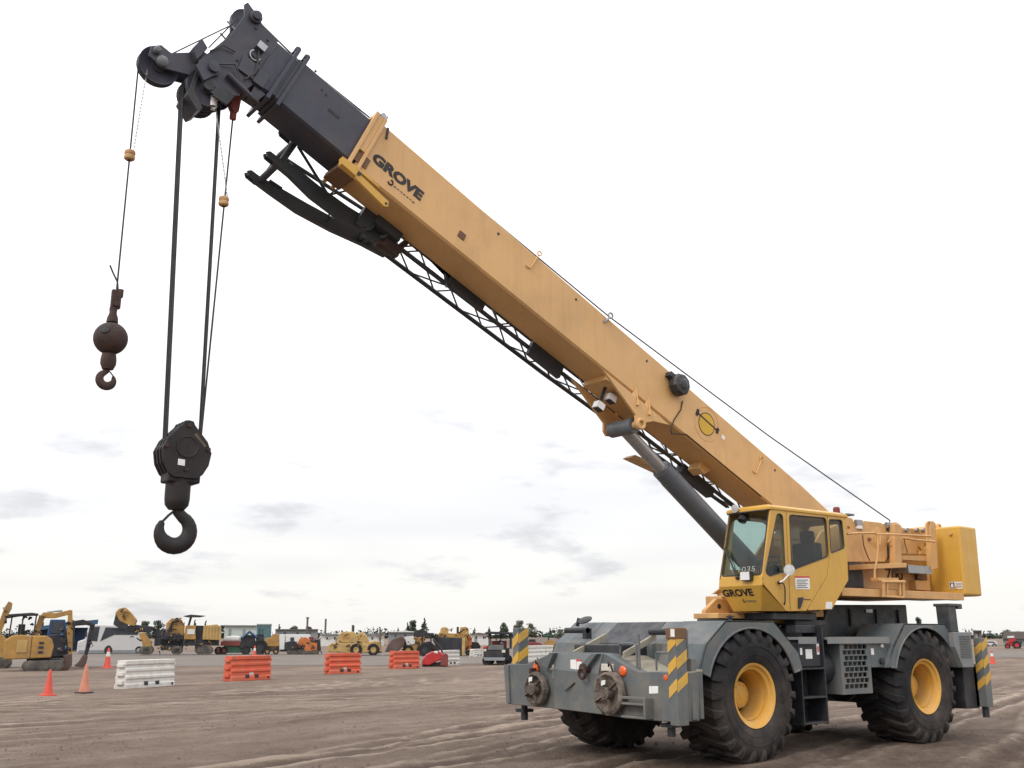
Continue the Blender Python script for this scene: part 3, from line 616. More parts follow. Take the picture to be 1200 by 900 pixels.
# ribs, posts and platform of the winch deck
sp([zq(*p) for p in ((455, 160), (500, 165), (515, 480), (455, 470))], 1.16, .10, 'winch_post')
sp([zq(*p) for p in ((735, 145), (775, 150), (795, 505), (745, 520))], 1.22, .10, 'winch_post')
sp([zq(*p) for p in ((510, 405), (745, 412), (748, 455), (512, 440))], 1.12, .08, 'winch_beam')
sp([zq(*p) for p in ((505, 190), (730, 205), (735, 400), (510, 395))], .90, .05, 'winch_plate', hole=[[zq(*p) for p in ((640, 330), (672, 365), (655, 395), (630, 385))], [zq(*p) for p in circ(690, 330, 20)]])
sp([zq(*p) for p in ((400, 340), (455, 335), (470, 430), (395, 430))], .95, .04, 'winch_gap_cover', 'black_paint')
mb = MB(); mb.cyl((-2.2, -.5, 3.42), (-2.2, .98, 3.42), .20, 24); mb.cyl((-3.0, -.5, 3.48), (-3.0, .86, 3.48), .24, 24); mb.cyl((-3.62, -.5, 3.58), (-3.62, .5, 3.58), .26, 24); mb.build('hoist_drum', 'rope', CR, smooth=True)
mb = MB()
for x, z, r, y in ((-2.2, 3.42, .27, .985), (-3.0, 3.48, .30, .865)): mb.lathe([(.001, -.02), (r, -.02), (r, .02), (r*.6, .05), (.001, .06)], (x, y, z), (0, 1, 0), 26)
mb.build('hoist_flange', 'tan_yellow', CR, smooth=True)
pb_ = [Q(*zq(a, b), 1.42) for a, b in ((265, 472), (550, 465), (550, 500), (265, 512))]
mb = MB(); mb.slab([(p.x, 1.42, p.z) for p in pb_], (0, -.50, 0)); mb.build('winch_walkway', 'tan_yellow', CR, bevel=.006)
p1 = Q(*zq(560, 470), 1.2); p2 = Q(*zq(745, 480), 1.2); mb = MB(); mb.box(p1.x, p2.x, .8, 1.2, p1.z-.16, p1.z-.02); mb.build('deck_tray', 'steel', CR)
p1 = Q(*zq(620, 600), 1.0); p2 = Q(*zq(740, 680), 1.0); mb = MB(); mb.box(p1.x, p2.x, .8, 1.0, p2.z, p1.z); mb.build('deck_box', 'tan_yellow', CR, bevel=.01)
p1 = Q(*zq(640, 530), .95); p2 = Q(*zq(722, 600), .95); mb = MB(); mb.box(p1.x, p2.x, .88, .93, p2.z, p1.z); mb.build('dark_hatch', 'brown_hatch', CR, bevel=.01)
# bottom rail and folding step
a_ = Q(*zq(25, 738), 1.45); b_ = Q(*zq(740, 722), 1.45)
mb = MB(); mb.box(-.35, -4.08, 1.28, 1.47, 2.37, 2.50); mb.build('sill_rail', 'tan_yellow', CR, bevel=.006)
st = MB(); A4 = [zq(*p) for p in ((355, 600), (490, 615), (530, 640), (530, 735), (360, 730))]
yy = 1.52
for u, v, r in (((365, 610), (372, 728), .028), ((395, 615), (400, 728), .02), ((495, 615), (500, 720), .02), ((520, 610), (528, 735), .028), ((360, 725), (530, 735), .022), ((355, 612), (532, 612), .03)):
    st.tube([Q(*zq(*u), yy), Q(*zq(*v), yy)], r, 6)
st.slab([Q(*zq(330, 580), yy), Q(*zq(488, 582), yy), Q(*zq(488, 605), yy), Q(*zq(335, 605), yy)], (0, -.16, 0))
stp = st.build('folding_step', 'tan_yellow', CR, bevel=.004)
def rz(pts, r, yy, name, m='tan_yellow'): return MB().tube([Q(*zq(a, b), yy) for a, b in pts], r, 8).build(name, m, CR, smooth=True)
rz([(85, 238), (170, 232), (300, 232), (320, 245), (325, 350), (318, 440), (300, 520), (300, 600)], .018, 1.42, 'handrail')
rz([(320, 240), (400, 240), (520, 245), (730, 255), (740, 262)], .016, 1.42, 'handrail')
rz([(515, 268), (620, 285), (770, 298)], .02, 1.32, 'handrail')
rz([(705, 250), (702, 160), (715, 143), (755, 145), (770, 165), (772, 190)], .018, 1.2, 'lifting_loop')
rz([(205, 245), (215, 330), (240, 400), (262, 448)], .012, 1.08, 'hose', 'brown_hatch'); rz([(290, 240), (300, 300), (340, 325), (345, 240)], .012, 1.1, 'hose', 'tan_yellow'); rz([(530, 270), (540, 330), (555, 375), (552, 390)], .010, 1.14, 'hose', 'brown_hatch'); rz([(400, 300), (430, 280), (440, 260), (425, 330)], .012, 1.1, 'hose', 'tan_yellow')
for zx, zy, zw, zh, m in ((185, 150, 45, 26, 'steel'), (188, 182, 36, 18, 'white_metal'), (422, 172, 42, 28, 'steel'), (425, 200, 34, 22, 'black_paint'), (268, 280, 14, 14, 'brown_hatch')):
    p = Q(*zq(zx, zy), 1.06); mb = MB(); k = .0020; mb.box(p.x-zw*k, p.x+zw*k, 1.0, 1.06, p.z-zh*k, p.z+zh*k); mb.build('hoist_fitting', m, CR, bevel=.006)
for zx in (640, 690, 560): p = Q(*zq(zx, 210), 1.0); mb = MB(); mb.cyl((p.x, .95, p.z), (p.x, 1.0, p.z), .045, 10); mb.build('hoist_fitting', 'steel', CR)
# counterweight
CWZ0, CWZ1 = 2.46, 3.74
pl = [(-4.12, 1.50), (-4.74, 1.48), (-4.92, 1.30), (-4.92, -1.30), (-4.74, -1.48), (-4.12, -1.5)]
mb = MB(); mb.loft([[(x+.03, y, CWZ0) for x, y in pl], [(x, y, CWZ1) for x, y in pl]]); cw = mb.build('counterweight', 'cab_yellow', CR, bevel=.035)
QX = lambda zx, zy, xx=-4.084: hit(*zq(zx, zy), 0, xx)
cwo = (.004, 0, 0); CW_X = -4.104
label_plate([QX(885, 612), QX(985, 612), QX(988, 668), QX(887, 668)], cwo, parent=cw)
label_plate([QX(888, 618, -4.078), QX(922, 618, -4.078), QX(924, 662, -4.078), QX(890, 662, -4.078)], (.003, 0, 0), 'black_print', 'pictogram', cw)
label_plate([QX(898, 625, -4.073), QX(912, 625, -4.073), QX(918, 656, -4.073), QX(893, 656, -4.073)], (.002, 0, 0), 'white_label', 'pictogram', cw)
for k in range(4): label_plate([QX(932, 624+k*10, -4.078), QX(980, 624+k*10, -4.078), QX(980, 627+k*10, -4.078), QX(932, 627+k*10, -4.078)], (.002, 0, 0), 'grey_print', 'print_line', cw)
for y in (-.9, .9):
    mb = MB(); mb.torus((-4.45, y, CWZ1+.02), (0, 1, 0), .07, .022, 14, 7); mb.build('lifting_eye', 'cab_yellow', cw, smooth=True)
for y, z in ((1.32, 3.6), (1.32, 2.6), (.95, 3.6)):
    mb = MB(); mb.cyl((-4.11, y, z), (-4.075, y, z), .035, 6); mb.build('weight_bolt', 'tan_yellow', cw)
mb = MB(); mb.prism([(-4.2, CWZ1-.01), (-4.25, CWZ1+.05), (-4.7, CWZ1+.05), (-4.7, CWZ1-.01)], 1, -.9, .9); mb.build('weight_cap', 'cab_yellow', cw, bevel=.01)

# ------------------------------------------------------------------ operator cab
def zc(zx, zy): return (830+zx/6, 580+zy/6)
YC = 1.50; YR = .66
S = lambda zx, zy, yy=YC: hit(*zc(zx, zy), 1, yy)
CAB = D.objects.new('cab', None); COL.objects.link(CAB); CAB.parent = CR
def cabpanel(outer, holes, vec, name, m='cab_yellow', bev=.006): return MB().panel(outer, holes, vec).build(name, m, CAB, bevel=bev)
IN = (0, -.045, 0)
tf = S(440, 75); tr = S(965, 140); RT = 3.70
side_f = [Vector((tf.x, YC, RT-.06)), S(545, 100), S(575, 818), S(548, 815), S(392, 632), S(378, 580)]
side_f = [(p.x, YC, p.z) for p in side_f]
vent = rpoly([S(485, 128), S(522, 140), S(540, 535), S(430, 572), S(402, 540)], .07)
cabpanel(side_f, [vent], IN, 'cab_pillar_panel')
door_o = [S(549, 102), S(835, 135), S(852, 420), S(835, 575), S(700, 800), S(690, 815), S(580, 818)]
dwin = rpoly([S(570, 140), S(826, 162), S(845, 432), S(588, 528)], .06)
dr = cabpanel(door_o, [dwin], IN, 'door')
rear_o = [S(839, 135), S(968, 148), S(985, 600), S(870, 805), S(705, 812), S(703, 802), S(838, 577), S(856, 420)]
rwin = rpoly([S(848, 172), S(938, 176), S(957, 372), S(862, 410)], .05)
cabpanel(rear_o, [rwin], IN, 'cab_rear_panel')
def pane(loop, vec, off, parent=CAB, name='window_pane'):
    o = Vector(off); return MB().slab([Vector(p)+o for p in loop], vec).build(name, 'cab_glass', parent)
def seal(loop, off, parent=CAB, r=.012):
    L_ = [Vector(p)+Vector(off) for p in loop]; return MB().tube(L_+[L_[0], L_[1]], r, 6).build('window_seal', 'black_paint', parent, smooth=True)
for lp, pr in ((vent, CAB), (dwin, dr), (rwin, CAB)): pane(lp, (0, -.006, 0), (0, -.018, 0), pr); seal(lp, (0, -.004, 0), pr)
# windscreen
w0p = Vector((tf.x+.01, YC, RT-.06)); w1p = S(378, 580); wd_ = (w1p-w0p); wd_.y = 0; wd_.normalize(); wn_ = Vector((-wd_.z, 0, wd_.x)); wn_ = wn_ if wn_.x > 0 else -wn_
HW = lambda zx, zy: hitp(*zc(zx, zy), w0p, wn_)
front_o = [Vector((w0p.x, YC-.002, w0p.z)), Vector((w0p.x, YR, w0p.z)), Vector((w1p.x, YR, w1p.z)), Vector((w1p.x, YC-.002, w1p.z))]
wsc = rpoly([HW(425, 100), HW(160, 118), HW(92, 572), HW(372, 560)], .06)
cabpanel(front_o, [wsc], -wn_*.045, 'windscreen_frame')
ws = pane(wsc, -wn_*.006, -wn_*.02, name='windscreen'); seal(wsc, -wn_*.004, r=.014)
p0 = HW(165, 545); p1 = HW(325, 530); tz = text('31035', 'windscreen_number', 'faint_print', ws, p0-wn_*.012, (0, 1, 0), -wd_, .085, width=abs(p1.y-p0.y), th=.0)
# nose below the windscreen
zc0 = S(385, 635).z; xc_ = S(385, 635).x+.03; zb = 2.105
mb = MB(); mb.slab([(w1p.x, YR, w1p.z), (w1p.x, YC, w1p.z), (xc_, YC, zc0), (xc_, YR, zc0)], (-.03, 0, 0)); mb.build('nose_upper_panel', 'cab_yellow', CAB, bevel=.004)
xb = 1.50; bl = (xb, .76, zb); br = (xb, 1.30, zb)
bs_ = S(548, 815)
nose = MB(); nose.slab([(xc_, YR, zc0), (xc_, YC-.02, zc0), br, bl], (-.03, 0, 0)); nl_ = nose.build('nose_lower_panel', 'cab_yellow', CAB, bevel=.004)
mb = MB(); mb.add([(xc_, YC, zc0), (bs_.x, YC, zb), br, (xc_, YC-.02, zc0)], [(0, 1, 2), (0, 2, 3)]); mb.build('nose_corner_panel', 'cab_yellow', CAB)
mb = MB(); mb.add([(xc_, YR, zc0), bl, (1.0, YR, zb)], [(0, 1, 2)]); mb.build('nose_corner_panel', 'cab_yellow', CAB)
nu = (Vector((xc_, 0, zc0))-Vector((xb, 0, zb))).normalized(); k_ = lambda z: xb+(xc_-xb)*(z-zb)/(zc0-zb)
def on_nose(px, py): return hitp(px, py, (xc_, YC, zc0), Vector((nu.z, 0, -nu.x)))
g0 = on_nose(848.7, 699.5); g1 = on_nose(884.5, 699); text('GROVE', 'maker_name', 'black_print', nl_, g0, (0, 1, 0), nu, .125, width=abs(g1.y-g0.y), bold=.04, th=.004)
g2 = on_nose(872, 704); mb = MB(); mb.torus((g2.x, g2.y, g2.z), (nu.z, 0, -nu.x), .022, .007, 10, 5, .6, 5.6); mb.build('maker_emblem', 'black_print', nl_)
for k in range(5): p = on_nose(875+k*2.3, 704.2); label_plate([(p.x+.004, p.y, p.z-.008), (p.x+.004, p.y+.03, p.z-.008), (p.x+.006, p.y+.03, p.z+.008), (p.x+.006, p.y, p.z+.008)], (.003, 0, 0), 'grey_print', 'print_line', nl_)
# roof, back, right side, floor
xr = S(968, 148).x
mb = MB(); mb.loft([[(w0p.x+.05, YC+.015, RT-.06), (w0p.x+.05, YR-.015, RT-.06), (xr-.03, YR-.015, RT-.06), (xr-.03, YC+.015, RT-.06)],
                    [(w0p.x+.04, YC+.015, RT-.01), (w0p.x+.04, YR-.015, RT-.01), (xr-.03, YR-.015, RT-.01), (xr-.03, YC+.015, RT-.01)],
                    [(w0p.x-.04, YC-.09, RT+.03), (w0p.x-.04, YR+.09, RT+.03), (xr+.06, YR+.09, RT+.03), (xr+.06, YC-.09, RT+.03)]])
roof = mb.build('roof', 'cab_yellow', CAB, bevel=.012)
mb = MB(); mb.tube([(w0p.x+.055, YC-.02, RT-.07), (w0p.x+.055, YR+.02, RT-.07)], .014, 6); mb.build('roof_gutter', 'black_paint', roof)
zr = S(985, 600).z
cabpanel([(xr, YC-.046, RT-.06), (xr, YR, RT-.06), (xr, YR, zr), (xr, YC-.046, zr)], [rpoly([(xr, YC-.14, RT-.15), (xr, YR+.1, RT-.15), (xr, YR+.1, 3.0), (xr, YC-.14, 3.0)], .05)], (.03, 0, 0), 'cab_back_panel')
rs = [(w0p.x, YR, RT-.06), (w1p.x, YR, w1p.z), (xc_-.03, YR, zc0), (1.0, YR, zb), (.35, YR, zb), (xr, YR, zr), (xr, YR, RT-.06)]
rw = rpoly([(w0p.x-.10, YR, RT-.14), (w1p.x-.22, YR, w1p.z+.15), (.1, YR, 2.85), (xr+.15, YR, 2.95), (xr+.15, YR, RT-.14)], .06)
cabpanel(rs, [rw], (0, .03, 0), 'cab_right_panel'); pane(rw, (0, .006, 0), (0, .01, 0))
mb = MB(); mb.slab([(xb, .76, zb), (xb, 1.30, zb), (bs_.x, YC-.05, zb), (.25, YC-.05, zb), (.25, YR+.03, zb), (1.0, YR+.03, zb)], (0, 0, .03)); mb.build('cab_floor', 'interior', CAB)
mb = MB(); mb.slab([(.25, YC-.05, zb), (.25, YR+.03, zb), (xr+.03, YR+.03, zr), (xr+.03, YC-.05, zr)], (.02, 0, .03)); mb.build('cab_floor', 'cab_yellow', CAB)
# seat, console, wheel
seat = MB(); seat.box(.05, .62, .86, 1.32, 2.50, 2.66); seat.box(-.12, .10, .86, 1.32, 2.55, 3.22); seat.box(-.10, .02, .97, 1.21, 3.22, 3.42); seat.box(.15, .5, .92, 1.26, 2.13, 2.5); seat.build('seat', 'seat_dark', CAB, bevel=.04)
mb = MB(); mb.box(.2, .75, .72, .86, 2.13, 2.85); mb.box(.2, .75, 1.32, 1.43, 2.3, 2.80); mb.cyl((.7, .79, 2.85), (.72, .79, 3.02), .02, 8); mb.cyl((.7, 1.38, 2.8), (.72, 1.38, 2.98), .02, 8); mb.build('armrest_console', 'seat_dark', CAB, bevel=.02)
mb = MB(); mb.torus((1.02, 1.09, 2.86), (.55, 0, .83), .19, .016, 24, 8); mb.cyl((1.02, 1.09, 2.86), (1.32, 1.09, 2.40), .03, 8); mb.box(1.02, 1.04, .9, 1.28, 2.85, 2.87); mb.build('steering_wheel', 'seat_dark', CAB)
mb = MB(); mb.loft([[(1.35, y, 2.13), (1.25, y, 2.62), (1.62, y, 2.66), (1.62, y, 2.5), (1.42, y, 2.13)] for y in (.74, 1.26)]); mb.build('dashboard', 'seat_dark', CAB, bevel=.02)
mb = MB(); mb.cyl((1.42, .95, 3.50), (1.38, .95, 3.56), .07, 14); mb.box(1.30, 1.36, .90, 1.0, 3.54, 3.62); mb.build('cab_fan', 'seat_dark', CAB, smooth=True)
# mirror, handles, hinges, wiper, lights, beacon, labels
mc = S(570, 528, YC+.10); mb = MB(); mb.lathe([(.001, -.03), (.05, -.03), (.080, -.005), (.085, .01), (.083, .02), (.001, .022)], mc, (.85, .55, .05), 24); mr_ = mb.build('wing_mirror', 'silver', CAB, smooth=True)
mb = MB(); mb.tube([S(500, 615, YC), S(505, 612, YC+.06), S(530, 600, YC+.09), S(585, 540, YC+.10)], .012, 7); mb.build('mirror_arm', 'white_metal', CAB, smooth=True)
mb = MB(); mb.tube([S(488, 618, YC), S(500, 616, YC+.05), S(530, 625, YC+.05), S(540, 660, YC+.05), S(540, 750, YC+.05), S(535, 770, YC)], .011, 7); mb.sphere(S(500, 615, YC+.02), .03, 10); mb.build('grab_handle', 'cord_brown', CAB, smooth=True)
mb = MB(); mb.slab([S(630, 722, YC), S(660, 718, YC), S(655, 755, YC), S(638, 800, YC), S(630, 800, YC)], (0, .03, 0)); mb.build('handle', 'black_paint', dr, bevel=.006)
label_plate([S(610, 582, YC), S(710, 582, YC), S(714, 664, YC), S(615, 662, YC)], (0, .004, 0), parent=dr); label_plate([S(608, 571, YC), S(710, 571, YC), S(711, 583, YC), S(609, 583, YC)], (0, .005, 0), 'red_label', 'warning_strip', dr)
for k in range(5): label_plate([S(622, 596+k*13, YC+.004), S(700-(k % 2)*12, 596+k*13, YC+.004), S(700-(k % 2)*12, 601+k*13, YC+.004), S(622, 601+k*13, YC+.004)], (0, .002, 0), 'grey_print', 'print_line', dr)
label_plate([S(668, 730, YC), S(720, 733, YC), S(720, 741, YC), S(668, 738, YC)], (0, .003, 0), 'brown_hatch', 'print_line', dr)
label_plate([S(828, 752, YC), S(872, 752, YC), S(868, 802, YC), S(824, 800, YC)], (0, .004, 0), parent=CAB)
mb = MB(); a_ = HW(210, 585); mb.sphere(a_+wn_*.02, .035, 10); mb.tube([a_+wn_*.03, HW(170, 480)+wn_*.035, HW(125, 385)+wn_*.03], .014, 6); mb.tube([HW(120, 375)+wn_*.02, HW(205, 575)+wn_*.02], .009, 5); mb.tube([a_+wn_*.03, HW(195, 500)+wn_*.04, HW(135, 385)+wn_*.03], .008, 5); mb.build('wiper', 'black_paint', CAB, smooth=True)
wl = HW(280, 572); mb = MB(); mb.box(wl.x, wl.x+.09, wl.y-.08, wl.y+.11, wl.z-.07, wl.z+.07); fl_ = mb.build('work_light', 'black_paint', CAB, bevel=.01); mb = MB(); mb.box(wl.x+.09, wl.x+.10, wl.y-.07, wl.y+.10, wl.z-.06, wl.z+.06); mb.build('lens', 'white_metal', fl_)
rl = hit(861, 596, 0, w0p.x+.09); mb = MB(); mb.lathe([(.001, -.09), (.04, -.08), (.062, -.02), (.066, 0), (.001, .005)], (rl.x, rl.y, rl.z), (1, .1, -.05), 18); fl2 = mb.build('roof_light', 'silver', CAB, smooth=True)
mb = MB(); mb.cyl((rl.x-.05, rl.y, rl.z), (w0p.x, rl.y+.02, RT-.03), .015, 6); mb.build('light_bracket', 'black_paint', CAB)
bp_ = S(900, 80, 1.2); bx_ = hit(980, 594, 1, 1.2); mb = MB(); mb.lathe([(.001, 0), (.10, 0), (.10, .025), (.07, .03), (.001, .03)], (bx_.x, 1.2, RT+.03), (0, 0, 1), 18); bb = mb.build('beacon_base', 'black_paint', roof, smooth=True)
mb = MB(); mb.lathe([(.001, .03), (.055, .03), (.058, .10), (.045, .13), (.001, .135)], (bx_.x, 1.2, RT+.03), (0, 0, 1), 18); mb.build('beacon', 'red_wedge', roof, smooth=True)
mb = MB(); mb.box(bx_.x-.28, bx_.x-.1, 1.1, 1.35, RT+.02, RT+.05); mb.build('roof_vent', 'grey_paint', roof)

# ------------------------------------------------------------------ boom
def bmb(): return MB(BM)
def hs(s_): return .775+.115*(s_+1.0)/9.7
W = .31
def sect(s_, w_, t_=0, b_=None, ch=.03):
    b_ = hs(s_) if b_ is None else b_
    return [(s_, w_-ch, t_), (s_, w_, t_-ch), (s_, w_, -b_+ch), (s_, w_-ch, -b_), (s_, -w_+ch, -b_), (s_, -w_, -b_+ch), (s_, -w_, t_-ch), (s_, -w_+ch, t_)]
mb = bmb(); mb.loft([sect(-2.3, W, -.05, .70), sect(-1.2, W, 0)]+[sect(s_, W) for s_ in np.linspace(-.2, 8.68, 8)])
base = mb.build('boom_base_section', 'boom_yellow', CR)
mb = bmb(); mb.box(-2.75, -2.1, -.34, -.22, -.85, -.1); mb.box(-2.75, -2.1, .22, .34, -.85, -.1); mb.cyl((-2.5, -.75, -.55), (-2.5, .75, -.55), .10, 18); mb.build('boom_foot', 'boom_yellow', CR, bevel=.02)
# collar at the end of the base section
mb = bmb(); k = [(0, 0)]
mb.panel([(8.60, W+.05, .05), (8.60, W+.05, -.95), (8.60, -W-.05, -.95), (8.60, -W-.05, .05)], [[(8.60, W-.02, -.03), (8.60, W-.02, -.86), (8.60, -W+.02, -.86), (8.60, -W+.02, -.03)]], (.05, 0, 0))
mb.panel([(8.74, W+.05, .05), (8.74, W+.05, -.95), (8.74, -W-.05, -.95), (8.74, -W-.05, .05)], [[(8.74, W-.02, -.03), (8.74, W-.02, -.86), (8.74, -W+.02, -.86), (8.74, -W+.02, -.03)]], (.05, 0, 0))
mb.box(8.651, 8.739, W-.015, W+.035, -.62, .04); mb.box(8.651, 8.739, -W-.035, -W+.015, -.9, .04); mb.box(8.651, 8.739, -W+.016, W-.016, -.01, .03)
mb.build('boom_collar', 'boom_yellow', CR, bevel=.006)
mb = bmb()
for y in (-.16, .20): mb.box(8.58, 8.76, y-.02, y+.02, .03, .17)
mb.cyl((8.67, -.26, .12), (8.67, .30, .12), .04, 14); mb.cyl((8.60, .22, .06), (8.60, .22, .20), .02, 8); mb.build('rope_guide', 'steel', CR)
mb = bmb(); mb.slab([(8.50, W+.002, -.18), (8.47, W+.002, -.18), (8.52, W+.002, -.02), (8.55, W+.002, -.02)], (0, .02, 0)); mb.build('collar_slot', 'black_paint', CR)
mb = bmb(); mb.box(8.52, 8.73, W+.002, W+.012, -.80, -.64); mb.build('wear_pad', 'brown_hatch', CR)
# yellow jib stow bracket
mb = bmb(); mb.prism([(8.90, -.96), (8.86, -1.06), (8.62, -1.07), (8.62, -.93)], 1, W+.02, W+.12); mb.prism([(8.64, -.93), (8.64, -.98), (8.05, -1.03), (8.02, -1.10), (8.07, -1.14), (8.60, -1.08), (8.66, -1.04)], 1, W+.04, W+.09); mb.prism([(8.62, -.90), (8.62, -.94), (8.25, -.945), (8.25, -.92)], 1, W+.0, W+.07)
sb_ = mb.build('jib_bracket', 'cab_yellow', CR, bevel=.006); mb = bmb(); mb.cyl((8.59, W+.088, -.99), (8.59, W+.10, -.99), .03, 12); mb.cyl((8.07, W+.088, -1.085), (8.07, W+.10, -1.085), .018, 10); mb.build('bracket_pin', 'black_paint', sb_)
mb = bmb(); mb.box(8.56, 8.84, -.20, .22, -1.0, -.90); mb.build('collar_block', 'brown_hatch', CR, bevel=.01)
# lettering and marks on the boom side
bt = lambda s_, y_, n_: BM @ Vector((s_, y_, n_))
xd = BM.to_3x3() @ Vector((-1, 0, 0)); yd = BM.to_3x3() @ Vector((0, 0, 1))
text('GROVE', 'maker_name', 'black_print', base, bt(8.52, W+.001, -.625), xd, yd, .165, width=.89, bold=.055)
mb = bmb(); mb.torus((8.13, W+.004, -.70), (0, 1, 0), .036, .012, 12, 5, 1.0, 5.8); mb.build('maker_emblem', 'black_print', base)
for k in range(7):
    s_ = 8.06-k*.055; mb = bmb(); mb.slab([(s_, W+.001, -.722+(k % 3)*.006), (s_-.035, W+.001, -.722+(k % 2)*.006), (s_-.035, W+.001, -.700), (s_, W+.001, -.703)], (0, .003, 0)); mb.build('print_line', 'grey_print', base)
cs, cn = bq(828, 497, W); mb = bmb(); mb.torus((cs, W+.001, cn), (0, 1, 0), .19, .007, 36, 5); mb.build('lifting_mark', 'black_print', base)
mb = bmb(); mb.lathe([(.001, 0), (.182, 0), (.182, .004), (.001, .004)], (cs, W+.0, cn), (0, 1, 0), 36); mb.build('lifting_mark', 'yellow_print', base)
mb = bmb(); mb.torus((cs, W+.001, cn), (0, 1, 0), .29, .004, 40, 5); mb.build('lifting_mark', 'tan_yellow', base)
mb = bmb(); d_ = Vector((-.8, 0, .05)).normalized(); mb.slab([(cs+.26, W+.005, cn+.07), (cs+.26, W+.005, cn+.045), (cs-.26, W+.005, cn+.025), (cs-.26, W+.005, cn+.05)], (0, .003, 0)); mb.slab([(cs+.30, W+.005, cn+.12), (cs+.24, W+.005, cn+.12), (cs+.24, W+.005, cn+.0), (cs+.30, W+.005, cn+.0)], (0, .003, 0)); mb.slab([(cs-.24, W+.005, cn+.09), (cs-.30, W+.005, cn+.09), (cs-.30, W+.005, cn-.01), (cs-.24, W+.005, cn-.01)], (0, .003, 0)); mb.build('lifting_mark', 'black_print', base)
label_plate([bt(cs-.40, W+.001, cn-.02), bt(cs-.48, W+.001, cn-.02), bt(cs-.48, W+.001, cn+.04), bt(cs-.40, W+.001, cn+.05)], (0, .003, 0), parent=base)
for px, py in ((584, 274), (675, 351), (758, 423), (908, 551)):
    s_, n_ = bq(px, py, W); mb = bmb(); mb.cyl((s_, W-.01, n_), (s_, W+.004, n_), .022, 12); mb.build('drain_hole', 'black_paint', base)
s_, n_ = bq(541, 276, W); mb = bmb(); mb.box(s_-.06, s_+.06, W, W+.012, n_-.05, n_+.05); mb.build('inspection_hole', 'brown_hatch', base)
for px, py, l_, in ((625, 308, .25), (888, 548, .28)):
    s_, n_ = bq(px, py, W); mb = bmb(); mb.tube([(s_+.10, W+.01, n_-.12), (s_+.06, W+.015, n_-.14), (s_+.02, W+.015, n_-.12), (s_-.02, W+.015, n_+.16)], .012, 6); mb.torus((s_-.025, W+.015, n_+.20), (0, 1, 0), .035, .011, 12, 6); mb.build('hook_eye', 'boom_yellow', base, smooth=True)
s_, n_ = bq(712, 374, W); mb = bmb(); mb.tube([(s_+.05, W, n_-.10), (s_+.02, W+.03, n_-.03), (s_, W+.03, n_+.04)], .02, 6); mb.torus((s_-.01, W+.03, n_+.07), (0, 1, 0), .045, .016, 12, 6); mb.build('rope_eye', 'steel', base, smooth=True)
# cable reel and its cord
s_, n_ = bq(797, 451, W+.12); mb = bmb(); mb.lathe([(.001, 0), (.10, 0), (.17, .03), (.19, .06), (.19, .15), (.165, .19), (.11, .20), (.06, .225), (.001, .23)], (s_, W, n_), (0, 1, 0), 9); rl_ = mb.build('cable_reel', 'black_paint', CR, bevel=.01)
mb = bmb(); mb.box(s_+.14, s_+.26, W, W+.12, n_+.02, n_+.10); mb.build('reel_bracket', 'black_paint', rl_)
pp = [bq(x, y, W+.012) for x, y in ((800, 470), (798, 480), (790, 492), (786, 503), (787, 508))]+[bq(x, y, W-.02) for x, y in ((800, 518), (818, 531), (838, 546), (858, 562), (878, 583), (888, 592))]
mb = bmb(); mb.tube([(a, W+.012, b) for a, b in pp[:5]]+[(a, W+.004, -hs(a)+.025-.004*i) for i, (a, b) in enumerate(pp[5:])], .011, 6); mb.build('reel_cord', 'cord_brown', CR, smooth=True)
# lift cylinder lug plates
for sd in (1, -1):
    y = .335*sd
    mb = bmb(); mb.prism([(3.80, -.90), (2.92, -1.17), (2.86, -1.30), (2.78, -1.34), (2.70, -1.30), (2.68, -1.16), (2.55, -1.05), (2.20, -.90)], 1, sd*.345, sd*.39)
    gp = mb.build('cylinder_lug', 'boom_yellow', CR, bevel=.008)
    for s1, s2 in ((3.06, 2.98), (2.76, 2.70)):
        mb = bmb(); mb.slab([(s1, sd*(W-.01), -.68), (s1, sd*(W-.01), -.86), (s2, sd*.37, -1.02), (s2, sd*.43, -1.02), (s1, sd*.37, -.80)], (-.035, 0, 0)); mb.build('lug_rib', 'boom_yellow', gp)
mb = bmb(); mb.box(2.3, 3.6, -.28, .28, -.92, -.80); mb.build('lug_base', 'boom_yellow', CR)
mb = bmb(); mb.torus((2.78, .40, -1.25), (0, 1, 0), .07, .03, 18, 8); mb.cyl((2.78, -.38, -1.25), (2.78, .36, -1.25), .06, 16); mb.build('lug_pin', 'boom_yellow', CR, smooth=True)
# lift cylinder
ct = bt(2.78, 0, -1.25); cb = Vector((-.42, 0, 2.55)); cd = (cb-ct).normalized()
L_ = (cb-ct).length; j = 1.02
mb = MB(); mb.cyl(ct+cd*.02, ct+cd*(j+.3), .105, 28); rod = mb.build('cylinder_rod', 'rod_steel', CR, smooth=True)
mb = MB(); mb.cyl((ct.x, -.26, ct.z), (ct.x, .26, ct.z), .125, 22); mb.build('rod_eye', 'cyl_grey', CR, smooth=True)
mb = MB(); mb.cyl(ct+cd*j, ct+cd*(j+.22), .165, 28); mb.cyl(ct+cd*(j+.22), cb, .172, 28); mb.cyl((cb.x, -.3, cb.z), (cb.x, .3, cb.z), .16, 20); mb.build('cylinder_barrel', 'cyl_grey', CR, smooth=True)
mb = MB(); mb.cyl(ct+cd*(j-.03), ct+cd*(j+.001), .14, 28); mb.build('cylinder_gland', 'steel', CR, smooth=True)
